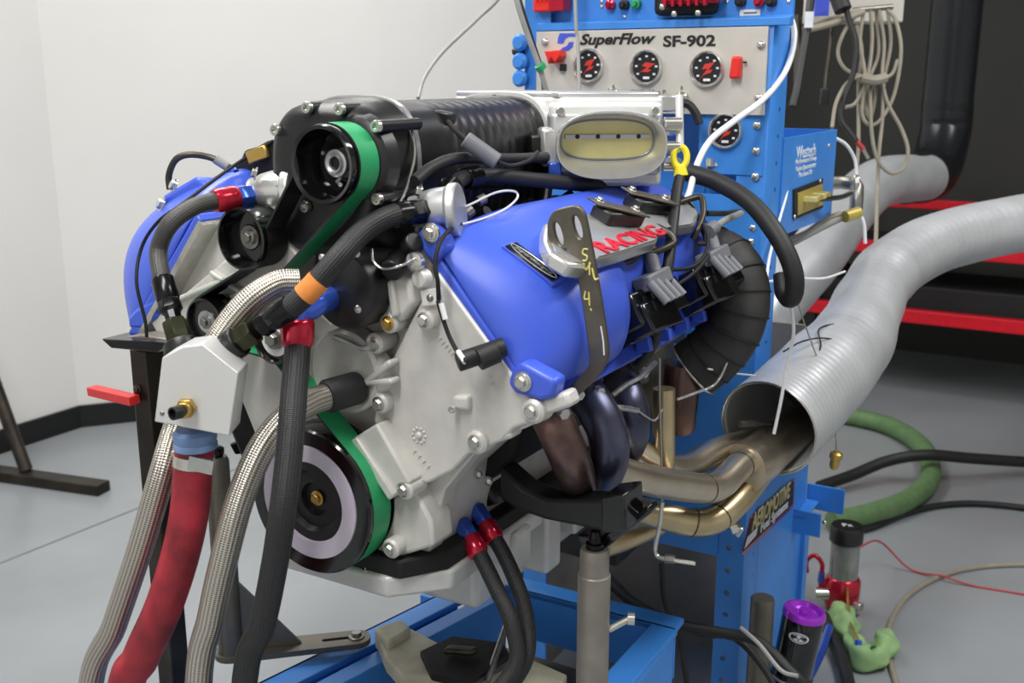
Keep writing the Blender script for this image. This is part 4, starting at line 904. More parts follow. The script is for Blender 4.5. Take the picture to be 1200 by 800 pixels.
# breather elbow on far cover
pH = ys((199, 222, 0.14), (198, 205, 0.14), (206, 187, 0.14), (222, 181, 0.15), (245, 184, 0.17), (262, 192, 0.18), (275, 200, 0.19))
hb2 = thing('vacuum_hose', 'thin grey hose looping above the far blue valve cover', 'hose', pH[0])
MB().tube(pH, 0.0052, 10).build('hose_tube', 'dark_steel', hb2)
MB().tube(ys((252, 186, 0.172), (266, 195, 0.184)), 0.0075, 10).build('sleeve', 'cable_grey', hb2)
MB().cyl(atY(270, 200, 0.18), atY(276, 204, 0.18), 0.008).build('blue_end', 'blue_anod', hb2)
pI = ys((320, 165, 0.2), (280, 190, 0.18), (245, 215, 0.1), (215, 238, 0.04), (185, 260, 0.02), (166, 290, 0.02), (160, 330, 0.0), (170, 375, 0.0), (172, 395, 0.0))
hose('sensor_cable', 'thin black cable draped over the far blue valve cover', 'cable', pI, 0.0026, 'black_matte', 8)

# ================================================================ exhaust
ex = thing('exhaust_header', 'heat-coloured tubular exhaust header merging into one collector', 'exhaust', atY(760, 620, 0.6))
def eprim(pts, r, m, n='primary_tube'): MB().tube(pts, r, 18, 8).build(n, m, ex)
JX = 0.44
P1 = [atY(640, 476, 0.16), atY(653, 503, 0.15), atY(668, 538, 0.18), atY(678, 564, 0.25), atY(685, 586, 0.33), atY(692, 596, 0.42)]
eprim(P1, 0.0275, 'header_red')
P2 = [atY(680, 452, 0.27), atY(696, 475, 0.255), atY(711, 505, 0.25), atY(714, 535, 0.26), atY(706, 560, 0.29)]
eprim(P2, 0.0285, 'header_blue')
P3 = [atY(722, 440, 0.40), atY(732, 462, 0.37), atY(739, 485, 0.36), atY(738, 512, 0.38), atY(728, 532, 0.41)]
eprim(P3, 0.0285, 'header_blue')
P4 = [atY(768, 420, 0.53), atY(775, 450, 0.54), atY(778, 480, 0.55), atY(778, 545, 0.56)]
MB().tube([atY(778, 455, 0.50), atY(778, 495, 0.50), atY(778, 555, 0.50)], 0.018, 16, 6).build('vertical_tube', 'stainless_gold', ex)
MB().tube([atY(800, 425, 0.62), atY(797, 455, 0.62), atY(792, 500, 0.63)], 0.033, 18, 6).build('rear_primary', 'header_red', ex)
U = [atY(715, 548, 0.30), atY(735, 556, 0.34), atY(780, 566, 0.44), atY(826, 572, 0.545), atY(846, 566, 0.60), atY(868, 545, 0.68), atY(895, 527, 0.78)]
eprim(U, 0.0245, 'stainless', 'upper_pipe')
Lw = [atY(692, 589, 0.48), atY(730, 594, 0.52), atY(770, 603, 0.545), atY(812, 612, 0.585), atY(842, 606, 0.62), atY(868, 582, 0.69), atY(893, 550, 0.78)]
eprim(Lw, 0.0245, 'stainless_gold', 'lower_pipe')
Mi = [atY(742, 525, 0.46), atY(780, 548, 0.52), atY(808, 546, 0.60), atY(836, 530, 0.69), atY(866, 520, 0.79), atY(892, 515, 0.86)]
eprim(Mi, 0.0235, 'stainless', 'middle_pipe')
Lx = [atY(705, 640, 0.46), atY(730, 632, 0.52), atY(770, 615, 0.62)]
eprim(Lx, 0.02, 'stainless_gold', 'inner_pipe')
cs = atY(872, 548, 0.72); ce = atY(925, 507, 0.92)
ca = (ce - cs)
MB().tube([atY(868, 550, 0.70), atY(885, 540, 0.77), atY(905, 524, 0.84), atY(925, 507, 0.93), atY(935, 500, 0.99)], lambda t: 0.046 - 0.006 * t, 24, 6).build('collector', 'stainless', ex)
for a_, b_, r_ in ((U[3], U[4], 0.0252), (Lw[3], Lw[2], 0.0252), (Lw[4], Lw[5], 0.0252), (U[5], U[4], 0.0252)):
    MB().tube([a_ - (b_ - a_).normalized() * 0.0015, a_ + (b_ - a_).normalized() * 0.0015], r_, 18, 1).build('weld_bead', 'weld', ex)
q = atY(862, 618, 0.66)
MB().box(q, (0.014, 0.016, 0.018), (1, 0.3, 0.5)).box(q + V(0.008, 0, -0.006), (0.008, 0.01, 0.02), (1, 0, -0.5)).build('spring_tab', 'zinc', ex, bevel=0.002)
for (x, y, Y) in ((650, 476, 0.14), (668, 455, 0.22), (692, 452, 0.26), (730, 436, 0.4), (745, 430, 0.45)):
    c = atY(x, y, Y); MB().cyl(c, c + V(0.022, -0.012, -0.004), 0.008, seg=6).build('flange_nut', 'zinc', ex)
for P_ in (P1, P2, P3): MB().lathe([(0.036, -0.004), (0.036, 0.006)], P_[0], P_[1] - P_[0], 20).build('port_flange', 'raw_steel', ex, bevel=0.002)
# exhaust thermocouple leads and their probe
for pts, lab in ((ys((683, 488, 0.25), (702, 480, 0.25), (722, 477, 0.27), (747, 481, 0.32)), 'foil'), (ys((718, 463, 0.33), (735, 450, 0.35), (752, 440, 0.38), (768, 425, 0.44)), 'foil')):
    MB().tube(pts, 0.0042, 8).build('probe_lead', lab, ex)
MB().tube(ys((747, 481, 0.32), (760, 490, 0.36), (768, 492, 0.4), (776, 480, 0.45)), 0.0016, 8).build('probe_wire', 'cable_grey', ex)
c = atY(681, 489, 0.245); MB().cyl(c - V(0.01, 0, 0), c + V(0.008, 0, 0), 0.009, seg=6).build('probe_nut', 'steel', ex)

# hanging probe wire
pw = thing('temperature_probe', 'thin steel probe with bent tip hanging before the exhaust pipes', 'probe', atY(776, 655, 0.42))
MB().tube(ys((773, 420, 0.42), (773, 470, 0.42), (775, 540, 0.42), (776, 588, 0.42)), 0.0018, 8).build('probe_wire', 'cable_grey', pw)
MB().tube(ys((776, 588, 0.42), (773, 615, 0.42), (768, 640, 0.42), (770, 651, 0.42), (782, 655, 0.42), (815, 660, 0.43)), 0.0036, 8, 8).build('probe_tube', 'zinc', pw)
c = atY(783, 655, 0.42); MB().cyl(c - V(0.005, 0, 0), c + V(0.009, 0.003, 0), 0.007, seg=6).build('probe_nut', 'steel', pw)

# wrapped elbow duct
pW = [atY(826, 300, 0.70), atY(846, 305, 0.69), atY(862, 325, 0.68), atY(866, 356, 0.67), atY(856, 388, 0.66), atY(836, 414, 0.65), atY(813, 432, 0.64)]
we = thing('wrapped_elbow', 'black fabric-wrapped air duct elbow beside the near valve cover', 'duct', pW[-1])
NR = 9.0
MB().tube(pW, lambda t: 0.0515 * (1 + 0.028 * (((t * NR) % 1.0) - 0.5)), 24, 14).build('duct_wrap', 'wrap_black', we, angle=30)
PP = catmull(pW, 14)
for k in range(1, 9):
    i = int(k / NR * (len(PP) - 1)); d = (PP[min(i + 1, len(PP) - 1)] - PP[i - 1]).normalized(); u, v_, _ = frame(d)
    MB().tube([PP[i] + (u * math.cos(a) + v_ * math.sin(a)) * 0.0528 for a in [2 * PI * j / 24 for j in range(24)]], 0.0011, 6, 1, closed=True).build('wrap_seam', 'black_matte', we)
c = atY(822, 432, 0.58); d = (pW[-1] - pW[-2]).normalized(); u, v_, _ = frame(d)
MB().tube([pW[-1] + (u * math.cos(a) + v_ * math.sin(a)) * 0.0532 for a in [2 * PI * j / 24 for j in range(24)]], 0.0022, 6, 1, closed=True).build('clamp_wire', 'zinc', we)

# ================================================================ stands
# near jack post right of the sump
JY = 0.22
jt = atY(697, 642, JY); jb = V(jt.x, JY, 0)
js = thing('jack_stand', 'round grey jack post under the black mount arm, by the exhaust', 'stand', jb)
MB().lathe([(0.0232, 0), (0.0232, jt.z - 0.04), (0.0215, jt.z - 0.038)], jb, (0, 0, 1), 28).build('outer_tube', 'jack_grey', js)
drill(next(o for o in js.children if o.name == 'outer_tube'), [(jb + V(-0.0230, 0.0, jt.z - 0.07 - 0.018 * k), (-1, -0.2, 0), 0.004, 0.02) for k in range(4)])
MB().lathe([(0.0208, jt.z - 0.05), (0.0208, jt.z - 0.006), (0.019, jt.z)], jb, (0, 0, 1), 28).build('inner_tube', 'jack_grey', js)
MB().lathe([(0.045, 0), (0.045, 0.012)], jb, (0, 0, 1), 28).build('foot_plate', 'jack_grey', js)
MB().cyl(jb + V(0.02, 0.01, jt.z - 0.125), jb + V(0.045, 0.025, jt.z - 0.108), 0.005).cyl(jb + V(0.043, 0.023, jt.z - 0.108), jb + V(0.052, 0.027, jt.z - 0.108), 0.009).build('lock_bolt', 'zinc', js)
MB().lathe([(0.013, 0), (0.013, 0.008), (0.009, 0.010), (0.009, 0.018), (0.007, 0.026)], jt, (0, 0, 1), 16).build('jack_screw', 'black_anod', js)
# black mount arm
ar = thing('mount_arm', 'black curved engine mount arm resting on the grey jack post', 'bracket', jt + V(0, 0, 0.014))
arm = [(585, 548), (612, 572), (640, 585), (700, 586), (733, 580), (735, 617), (700, 622), (640, 610), (605, 598), (585, 585)]
MB().prism([atY(x, y, JY - 0.02) for x, y in arm], (0, 0.045, 0)).build('arm', 'black_satin', ar, bevel=0.006)
MB().prism([atY(x, y, JY - 0.03) for x, y in ((704, 582), (732, 579), (734, 622), (704, 626))], (0, 0.06, 0)).build('end_block', 'black_gloss', ar, bevel=0.003)
MB().prism([atY(x, y, JY + 0.01) for x, y in ((676, 626), (704, 629), (760, 592), (762, 602), (712, 641), (680, 639))], (0, 0.03, 0)).build('foot', 'black_gloss', ar, bevel=0.003)
# left jack post with gusset and slotted foot
LP = atZ(271, 768, 0.515); lh = atY(266, 537, LP.y).z
ls = thing('jack_stand', 'dark grey jack post with triangular gusset and slotted foot on the blue rail', 'stand', LP)
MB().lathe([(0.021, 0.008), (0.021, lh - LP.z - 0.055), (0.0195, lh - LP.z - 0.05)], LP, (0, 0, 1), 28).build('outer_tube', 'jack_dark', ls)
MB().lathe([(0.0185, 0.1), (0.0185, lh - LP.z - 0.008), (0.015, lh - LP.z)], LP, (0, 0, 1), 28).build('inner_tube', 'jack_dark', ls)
fe = atZ(418, 752, 0.515); fd = (fe - LP); fd.z = 0; fl2 = fd.length; fd.normalize(); fs_ = V(-fd.y, fd.x, 0)
rr = 0.027
foot = [LP + fd * (-rr * math.cos(a)) + fs_ * (rr * math.sin(a)) for a in [PI / 2 - PI * k / 10 for k in range(11)]]
foot += [fe + fd * (rr * 0.9 * math.cos(a)) + fs_ * (rr * 0.9 * math.sin(a)) for a in [-PI / 2 + PI * k / 10 for k in range(11)]]
fb = bmesh.new(); eds = []
slot = [LP + fd * (fl2 - 0.055 - 0.0045 * math.cos(a)) + fs_ * (0.0045 * math.sin(a)) for a in [PI / 2 - PI * k / 8 for k in range(9)]] + [LP + fd * (fl2 - 0.006 + 0.0045 * math.cos(a)) + fs_ * (0.0045 * math.sin(a)) for a in [-PI / 2 + PI * k / 8 for k in range(9)]]
for loop in (foot, slot):
    vs = [fb.verts.new(p) for p in loop]; eds += [fb.edges.new((vs[i], vs[(i + 1) % len(vs)])) for i in range(len(vs))]
bmesh.ops.triangle_fill(fb, edges=eds, use_beauty=True)
r_ = bmesh.ops.extrude_face_region(fb, geom=list(fb.faces)); bmesh.ops.translate(fb, verts=[g for g in r_['geom'] if isinstance(g, bmesh.types.BMVert)], vec=(0, 0, 0.010))
bmesh.ops.recalc_face_normals(fb, faces=fb.faces)
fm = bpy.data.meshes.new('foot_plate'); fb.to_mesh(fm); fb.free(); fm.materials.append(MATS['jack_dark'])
fo = bpy.data.objects.new('foot_plate', fm); COL.objects.link(fo); attach(fo, ls)
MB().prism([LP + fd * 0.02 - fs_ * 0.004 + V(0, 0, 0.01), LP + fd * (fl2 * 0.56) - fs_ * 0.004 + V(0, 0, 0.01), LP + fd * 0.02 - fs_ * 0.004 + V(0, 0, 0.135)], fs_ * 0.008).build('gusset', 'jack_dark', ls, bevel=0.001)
bolt(ls, fe + V(0, 0, 0.010), (0, 0, 1), 0.011, 'steel')
MB().lathe([(0.009, 0), (0.012, 0.006), (0.012, 0.014), (0.006, 0.018)], V(LP.x, LP.y, lh), (0, 0, 1), 16).build('jack_screw', 'black_anod', ls)
MB().prism([atY(x, y, LP.y) for x, y in ((268, 520), (300, 508), (318, 515), (300, 530), (275, 533))], (0, 0.02, 0)).build('mount_tab', 'black_anod', ls, bevel=0.003)
# steel T-post with red handle
TP = V(atY(172, 412, 0.05).x, 0.05, 0)
tz = atY(160, 405, 0.05).z
ts = thing('steel_post', 'blackened square steel post with flat top plate and red bar, by the aluminium tank', 'stand', TP)
MB().bx(TP.x - 0.018, TP.x + 0.018, 0.032, 0.068, 0.01, tz).build('post', 'raw_steel', ts, bevel=0.003)
MB().prism([atY(118, 397, 0.0), atY(130, 408, 0.0), atY(184, 413, 0.0), atY(197, 402, 0.0)], (0, 0.05, 0)).build('top_plate', 'black_anod', ts, bevel=0.002)
MB().prism([atY(132, 397, 0.02), atY(196, 405, 0.02), atY(200, 398, 0.02), atY(165, 392, 0.02)], (0, 0.03, 0)).build('top_bar', 'jack_grey', ts, bevel=0.002)
ra, rb = atY(108, 457, 0.04), atY(158, 469, 0.015)
MB().box((ra + rb) / 2, ((rb - ra).length, 0.02, 0.014), rb - ra, (0, 1, 0)).build('red_bar', 'red_paint', ts, bevel=0.001)
MB().bx(TP.x - 0.06, TP.x + 0.06, 0.0, 0.10, 0, 0.01).build('foot_plate', 'raw_steel', ts, bevel=0.002)
bolt(ts, V(TP.x - 0.005, 0.031, atY(160, 456, 0.03).z), (0, -1, 0), 0.006, 'dark_steel')
# floor stand at far left
fa = [atZ(-40, 548, 0.03), atZ(5, 550, 0.03), atZ(60, 562, 0.03), atZ(128, 572, 0.03)]
fs3 = thing('floor_stand', 'weathered steel T-shaped stand foot on the floor by the left wall', 'stand', atZ(30, 560, 0))
a_, b_ = atZ(-60, 546, 0.02), atZ(122, 572, 0.02); d_ = (b_ - a_).normalized()
MB().box((a_ + b_) / 2, ((b_ - a_).length, 0.07, 0.04), d_, V(-d_.y, d_.x, 0)).build('foot_bar', 'raw_steel', fs3, bevel=0.004)
u0 = atZ(31, 551, 0.04); du = atD(-40, 360, (u0 - CAM).dot(FW) ) - u0
MB().cyl(u0, u0 + du, 0.024, 0.028, seg=16).build('upright', 'raw_steel', fs3)
# cast clamp block and black clamp on the base frame
cl = thing('clamp_block', 'off-white cast clamp block bolted on the blue base frame', 'clamp', atZ(500, 765, 0.5))
def slab(pts, z, th): return MB().prism([atZ(x, y, z) for x, y in pts], (0, 0, -th))
slab([(440, 740), (473, 731), (532, 762), (520, 790), (470, 790), (452, 770)], 0.525, 0.03).build('block', 'bone', cl, bevel=0.004)
slab([(438, 735), (470, 724), (482, 735), (455, 752)], 0.54, 0.04).build('lug', 'bone', cl, bevel=0.005)
slab([(555, 800), (620, 770), (665, 790), (640, 830), (560, 830)], 0.5, 0.04).build('block', 'bone', cl, bevel=0.004)
hk = thing('rubber_pad', 'worn black rubber pad with metal buckle on the base frame', 'pad', atZ(550, 765, 0.5))
slab([(492, 762), (530, 744), (590, 752), (598, 766), (545, 800), (505, 790)], 0.535, 0.012).build('pad', 'black_matte', hk, bevel=0.003)
MB().box(atZ(540, 762, 0.545), (0.05, 0.02, 0.012), (1, 0.4, 0)).build('buckle', 'dark_steel', hk, bevel=0.004)
tag(MB().cyl(atZ(570, 800, 0.52), atY(598, 720, 0.42), 0.006).build('brace_rod', 'steel'), 'thin bare steel rod rising beside the oil hoses', 'rod')

# ================================================================ ducts
fd_ = thing('exhaust_duct', 'big galvanised flexible duct with open mouth over the exhaust collector', 'duct', atD(905, 520, 1.95))
pts = ds((900, 502, 1.95), (930, 474, 2.03), (963, 440, 2.13), (998, 400, 2.27), (1018, 355, 2.42), (1040, 320, 2.54), (1085, 290, 2.67), (1140, 273, 2.77), (1215, 258, 2.87), (1300, 240, 2.97), (1450, 210, 3.2), (1650, 180, 3.6), (1900, 150, 4.1))
def dr(t): return 0.092 - 0.017 * min(1, max(0, t * 12 / 9 - 0.24) * 4.5) + 0.0016 * math.sin(t * 80) * (1 if 0.22 < t < 0.42 else 0.3) + 0.0002 * math.sin(t * 2 * PI * 93)
MB().tube(pts, dr, 40, 36, cap=False).build('duct_skin', ['galvanised'], fd_, solid=0.002)
MB().tube([pts[0] + (pts[1] - pts[0]) * 0.02] + pts[1:3], lambda t: 0.0893, 40, 10, cap=False).build('duct_lining', 'galvanised', fd_, solid=0.002)
u, v_, _ = frame(pts[1] - pts[0])
MB().tube([pts[0] + (u * math.cos(a) + v_ * math.sin(a)) * 0.092 for a in [2 * PI * j / 40 for j in range(40)]], 0.0018, 6, 1, closed=True).build('mouth_rim', 'zinc', fd_)
c = atD(1025, 333, 2.368); n_ = (CAM - c).normalized()
MB().lathe([(0.016, -0.01), (0.015, 0.008), (0.008, 0.012)], c, n_, 16).build('port_plug', 'cable_beige', fd_)
MB().tube([atD(867, 497, 1.9), atD(885, 496, 1.94), atD(905, 496, 1.98)], 0.006, 10).build('probe_stub', 'steel', fd_)

bd_ = thing('exhaust_duct', 'grey duct running behind the blue console to the dark vertical stack', 'duct', atD(900, 420, 3.0))
pts = ds((850, 425, 2.8), (910, 350, 2.95), (955, 300, 3.1), (995, 246, 3.3), (1032, 214, 3.5), (1085, 208, 3.75))
MB().tube(pts, lambda t: 0.088 - 0.008 * t, 32, 8).build('duct_skin', 'galvanised', bd_)
q = atD(1104, 190, 3.95)
vd = thing('duct_stack', 'dark grey vertical duct stack rising along the dark wall', 'duct', q)
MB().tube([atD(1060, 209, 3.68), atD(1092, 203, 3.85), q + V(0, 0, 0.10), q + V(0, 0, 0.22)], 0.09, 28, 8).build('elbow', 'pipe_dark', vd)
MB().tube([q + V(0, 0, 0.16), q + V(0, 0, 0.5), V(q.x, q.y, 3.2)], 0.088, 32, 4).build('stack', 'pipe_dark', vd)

# ================================================================ red rack
RY = 4.0
rk = thing('storage_rack', 'steel rack with bright red beams behind the ducts', 'rack', V(1.3, 3.1, 0))
def beam(px0, py0, px1, py1, Y, h, n='beam', m='red_beam'):
    a, b = atY(px0, py0, Y), atY(px1, py1, Y); z = (a.z + b.z) / 2
    MB().bx(a.x, atY(940, 365, RY).x + 2.25, Y, Y + 0.05, z - h / 2, z + h / 2).build(n, m, rk, bevel=0.004)
    return z
zb = beam(935, 364, 1200, 377, RY, 0.06)
zm = beam(990, 287, 1200, 302, RY, 0.055)
zt = beam(1030, 244, 1200, 238, RY + 0.55, 0.045)
xl = atY(940, 365, RY).x
MB().bx(xl, xl + 2.2, RY + 0.05, RY + 0.6, zb - 0.02, zb - 0.005).build('shelf', 'black_matte', rk)
MB().bx(xl, xl + 2.2, RY + 0.05, RY + 0.6, zm - 0.02, zm - 0.005).build('shelf', 'black_matte', rk)
for x in (xl + 0.01, xl + 2.2):
    for yy in (RY + 0.01, RY + 0.58): MB().bx(x, x + 0.05, yy, yy + 0.05, 0, zt + 0.1).build('upright', 'black_matte', rk)
MB().bx(xl + 0.06, xl + 2.15, RY + 0.08, RY + 0.55, zb - 0.004, zb + 0.13).build('black_block', 'black_matte', rk, bevel=0.01)  # plain black block on the lower shelf

# ================================================================ wall unit, hanging cables
wb_ = thing('wall_cabinet', 'pale grey electrical box with blue label above the cable coil', 'box', atD(1000, 24, 3.0))
c = atD(1003, -40, 3.1)
MB().box(c, (0.26, 0.12, 0.32), RT, V(-RT.y, RT.x, 0)).build('cabinet', 'panel_grey', wb_, bevel=0.004)
MB().bx(c.x - 0.03, c.x + 0.03, c.y + 0.03, c.y + 0.09, c.z, 3.2).build('hanger_post', 'panel_grey', wb_, bevel=0.003)
MB().box(atD(963, 8, 3.03), (0.04, 0.01, 0.05), RT, V(-RT.y, RT.x, 0)).build('blue_label', 'blue_ink', wb_)
MB().cyl(atD(1000, 12, 3.0), atD(1046, 8, 3.0), 0.008).build('hanger_bar', 'steel', wb_)
cb = thing('cable_coil', 'bundle of beige cables looped and tied, hanging by the dark wall', 'cable', atD(1020, 240, 2.95))
def cab(pts, r=0.0052, m='cable_beige'): MB().tube(ds(*[(x, y, d) for x, y, d in pts]), r, 8, 6).build('cable', m, cb)
cab([(1012, 12, 2.98), (1008, 50, 2.98), (1014, 90, 2.97), (1010, 130, 2.97), (1018, 146, 2.97), (1032, 140, 2.97), (1048, 110, 2.97), (1056, 60, 2.97), (1050, 25, 2.98), (1040, 12, 2.98)])
cab([(1020, 10, 3.0), (1022, 50, 3.0), (1016, 92, 2.98), (1003, 120, 2.97), (990, 126, 2.97)])
cab([(1030, 10, 3.0), (1036, 50, 3.0), (1034, 90, 2.98), (1040, 120, 2.97), (1056, 150, 2.96), (1064, 175, 2.95), (1060, 195, 2.95), (1045, 203, 2.95), (1030, 190, 2.95), (1022, 160, 2.96), (1020, 110, 2.97), (1024, 92, 2.97)])
cab([(1040, 10, 3.0), (1044, 50, 3.0), (1036, 95, 2.99), (1034, 140, 2.97), (1030, 180, 2.95), (1028, 230, 2.93), (1026, 290, 2.6), (1022, 330, 2.36)])
cab([(1006, 14, 3.0), (990, 36, 2.99), (982, 60, 2.98), (988, 78, 2.97), (1004, 88, 2.96), (1024, 92, 2.96), (1044, 88, 2.97), (1052, 70, 2.97)])
cab([(1014, 88, 2.96), (994, 96, 2.95), (980, 120, 2.9), (975, 150, 2.85)])
cab([(1012, 14, 2.97), (980, 26, 2.95), (950, 34, 2.93), (935, 36, 2.9)], 0.009)
cab([(1008, 12, 2.99), (975, 22, 2.98), (952, 28, 2.95)], 0.008)
cab([(1004, 30, 3.02), (1010, 60, 3.0), (1006, 100, 2.99), (1006, 170, 2.97), (1002, 215, 2.95)])
cab([(1026, 12, 3.02), (1030, 60, 3.01), (1020, 90, 3.0), (1014, 120, 3.0), (1020, 138, 3.0), (1026, 110, 3.0), (1022, 92, 3.0)])
MB().tube([atD(1010, 91, 2.945), atD(1024, 94, 2.94), atD(1038, 91, 2.945)], 0.014, 8).build('cable_tie', 'cable_beige', cb)
# black power leads
pc = thing('extension_lead', 'black power cord with plug end hanging against the dark wall', 'cord', atD(967, 122, 3.0))
MB().tube(ds((975, 30, 3.0), (972, 60, 3.0), (968, 90, 3.0), (967, 105, 3.0)), 0.005, 8).build('cord', 'dark_steel', pc)
MB().box(atD(966, 113, 3.0), (0.022, 0.016, 0.045), RT, V(-RT.y, RT.x, 0)).build('plug', 'black_rubber', pc, bevel=0.004)
pk = thing('data_cable', 'black cable with white tag and bare ends beside the blue upright', 'cord', atD(930, 130, 2.8))
MB().tube(ds((950, 0, 2.85), (945, 40, 2.8), (938, 80, 2.78), (934, 105, 2.76), (929, 125, 2.75)), 0.011, 8).build('cord', 'black_rubber', pk)
MB().tube(ds((934, 20, 2.86), (936, 60, 2.82), (935, 95, 2.8)), 0.012, 8).build('cord', 'dark_steel', pk)
MB().box(atD(948, 23, 2.78), (0.022, 0.004, 0.04), RT, V(-RT.y, RT.x, 0)).build('paper_tag', 'white_ink', pk)
ph = thing('handset', 'black handset cable with crimped red-tipped end below the grey box', 'cord', atD(1016, 184, 2.9))
MB().tube(ds((987, -10, 2.95), (994, 20, 2.93), (1003, 50, 2.92), (1000, 85, 2.92), (988, 120, 2.92), (986, 140, 2.92), (996, 155, 2.91), (1004, 166, 2.9)), 0.008, 8).build('cord', 'black_rubber', ph)
MB().tube(ds((980, -10, 2.94), (988, 12, 2.93)), 0.024, 12).build('grip', 'black_rubber', ph)
MB().tube(ds((1004, 166, 2.9), (1012, 175, 2.9)), 0.007, 8).build('red_sleeve', 'red_wire', ph)
MB().tube(ds((1012, 175, 2.9), (1018, 186, 2.9)), 0.005, 8).build('tip', 'zinc', ph)
# brass/steel elbow and hose under side box
el = thing('pipe_elbow', 'steel pipe elbow with grey braided leads below the side box', 'pipe', atD(985, 250, 2.6))
MB().tube(ds((975, 214, 2.62), (990, 214, 2.58), (1003, 217, 2.56), (1004, 230, 2.55), (1003, 245, 2.55)), 0.016, 14, 6).build('elbow', 'steel', el)
MB().cyl(atD(999, 214, 2.55), atD(1005, 214, 2.55), 0.02, seg=8).build('collar', 'zinc', el, bevel=0.002)
MB().tube(ds((920, 288, 2.4), (950, 272, 2.45), (980, 257, 2.5), (998, 250, 2.53)), 0.010, 10).build('lead', 'cable_grey', el)
MB().tube(ds((922, 282, 2.38), (945, 272, 2.43), (965, 258, 2.47), (985, 250, 2.5)), 0.006, 10).build('lead', 'cable_beige', el)
MB().cyl(atD(990, 254, 2.49), atD(1006, 249, 2.51), 0.014, seg=12).build('brass_end', 'gold_plate', el)
MB().tube(ds((1004, 248, 2.51), (1012, 260, 2.51), (1014, 285, 2.52)), 0.004, 8).build('white_lead', 'cable_white', el)
MB().tube(ds((962, 233, 2.35), (985, 231, 2.42), (997, 226, 2.5)), 0.006, 8).build('lead', 'dark_steel', el)

# ================================================================ loose wires and tubes in the air
hose('signal_cable', 'thin grey cable sagging down before the white wall', 'cable', ds((660, -330, 2.4), (620, -80, 2.25), (590, -10, 2.2), (560, 22, 2.2), (520, 60, 2.1), (498, 90, 2.0), (490, 115, 1.95)), 0.0035, 'cable_grey', 8)
g = thing('signal_cable', 'pair of grey cables tied with a bright green band beside the console', 'cable', atD(636, 105, 2.1))
MB().tube(ds((560, -330, 2.0), (585, -90, 2.0), (604, -5, 2.0), (618, 40, 2.02), (632, 78, 2.04), (642, 112, 2.06)), 0.0055, 8).build('cable', 'cable_grey', g)
MB().tube(ds((566, -330, 2.02), (590, -90, 2.02), (608, -5, 2.02), (623, 45, 2.04), (634, 80, 2.06), (638, 112, 2.08)), 0.0045, 8).build('cable', 'dark_steel', g)
MB().tube(ds((632, 76, 2.035), (635, 81, 2.04)), 0.0105, 10).build('green_tie', 'belt_green', g)
hose('signal_cable', 'straight grey cable hanging in front of the gauge panel', 'cable', ds((668, -330, 2.12), (674, -5, 2.1), (677, 50, 2.1), (679, 112, 2.05)), 0.0038, 'cable_grey', 8)
hose('vacuum_tube', 'white plastic tube swinging across the console to the engine', 'tube', ds((905, -6, 2.1), (922, 12, 2.1), (931, 40, 2.08), (922, 80, 2.05), (896, 115, 2.0), (860, 142, 1.95), (832, 165, 1.9), (816, 195, 1.86), (808, 225, 1.83), (800, 240, 1.8)), 0.0058, 'cable_white', 10)
dp = thing('dipstick', 'oil dipstick with yellow ring handle standing in a black tube', 'dipstick', atD(780, 380, 1.72))
MB().tube(ds((798, 203, 1.662), (793, 225, 1.645), (789, 260, 1.60), (783, 310, 1.56), (776, 360, 1.56), (764, 405, 1.57), (746, 430, 1.58)), 0.0085, 12).build('dipstick_tube', 'black_rubber', dp)
ring = [atD(797 + 8 * math.cos(a), 184 + 12 * math.sin(a), 1.66) for a in [2 * PI * k / 20 for k in range(20)]]
MB().tube(ring, 0.0052, 8, 2, closed=True).build('handle_ring', 'yellow', dp)
MB().cyl(atD(797, 194, 1.66), atD(798, 206, 1.662), 0.0085, 0.0115, seg=16).build('handle_neck', 'yellow', dp, bevel=0.001)
MB().cyl(atD(796, 112, 1.67), atD(797, 175, 1.662), 0.0062, seg=14).build('blade_guide', 'alu_white', dp)
hose('sense_line', 'thin white line hanging down the side of the blue console', 'tube', ds((925, 164, 2.29), (927, 185, 2.26), (922, 225, 2.18), (912, 262, 2.14), (902, 300, 2.1), (898, 330, 2.08)), 0.003, 'cable_white', 8)
hose('sense_line', 'white line arching from the side box to the pipe elbow', 'tube', ds((976, 160, 2.55), (992, 170, 2.55), (1002, 188, 2.56), (1004, 210, 2.56)), 0.004, 'cable_white', 8)
hose('sense_line', 'pale line crossing behind the thick black hose to the galvanised duct', 'tube', ds((900, 330, 2.0), (930, 326, 2.1), (965, 326, 2.2), (990, 318, 2.3)), 0.0025, 'cable_white', 8)
hose('sense_line', 'pale line dropping from the black hose end to the duct mouth', 'tube', ds((926, 352, 1.78), (930, 390, 1.82), (922, 430, 1.86), (915, 470, 1.88), (907, 508, 1.9)), 0.003, 'cable_white', 8)
lw = thing('lockwire', 'tangle of thin dark wire lying on the galvanised duct', 'wire', atD(955, 430, 2.28))
MB().tube(ds((918, 412, 1.99), (940, 400, 2.02), (965, 396, 2.06), (990, 402, 2.09), (982, 414, 2.06), (955, 430, 2.01), (962, 405, 2.04), (960, 385, 2.10), (985, 378, 2.15)), 0.0016, 6, 4).build('wire', 'black_matte', lw)
MB().tube(ds((933, 350, 1.8), (945, 385, 1.95), (960, 425, 2.02), (970, 445, 2.02)), 0.0014, 6, 4).build('wire', 'cable_beige', lw)
MB().tube(ds((830, 432, 1.75), (850, 436, 1.8), (885, 440, 1.9)), 0.0018, 6, 4).build('wire', 'cable_white', lw)
MB().tube(ds((793, 468, 1.72), (815, 460, 1.74), (835, 452, 1.75), (845, 440, 1.76), (852, 424, 1.76)), 0.0026, 6, 4).build('foil_lead', 'foil', lw)
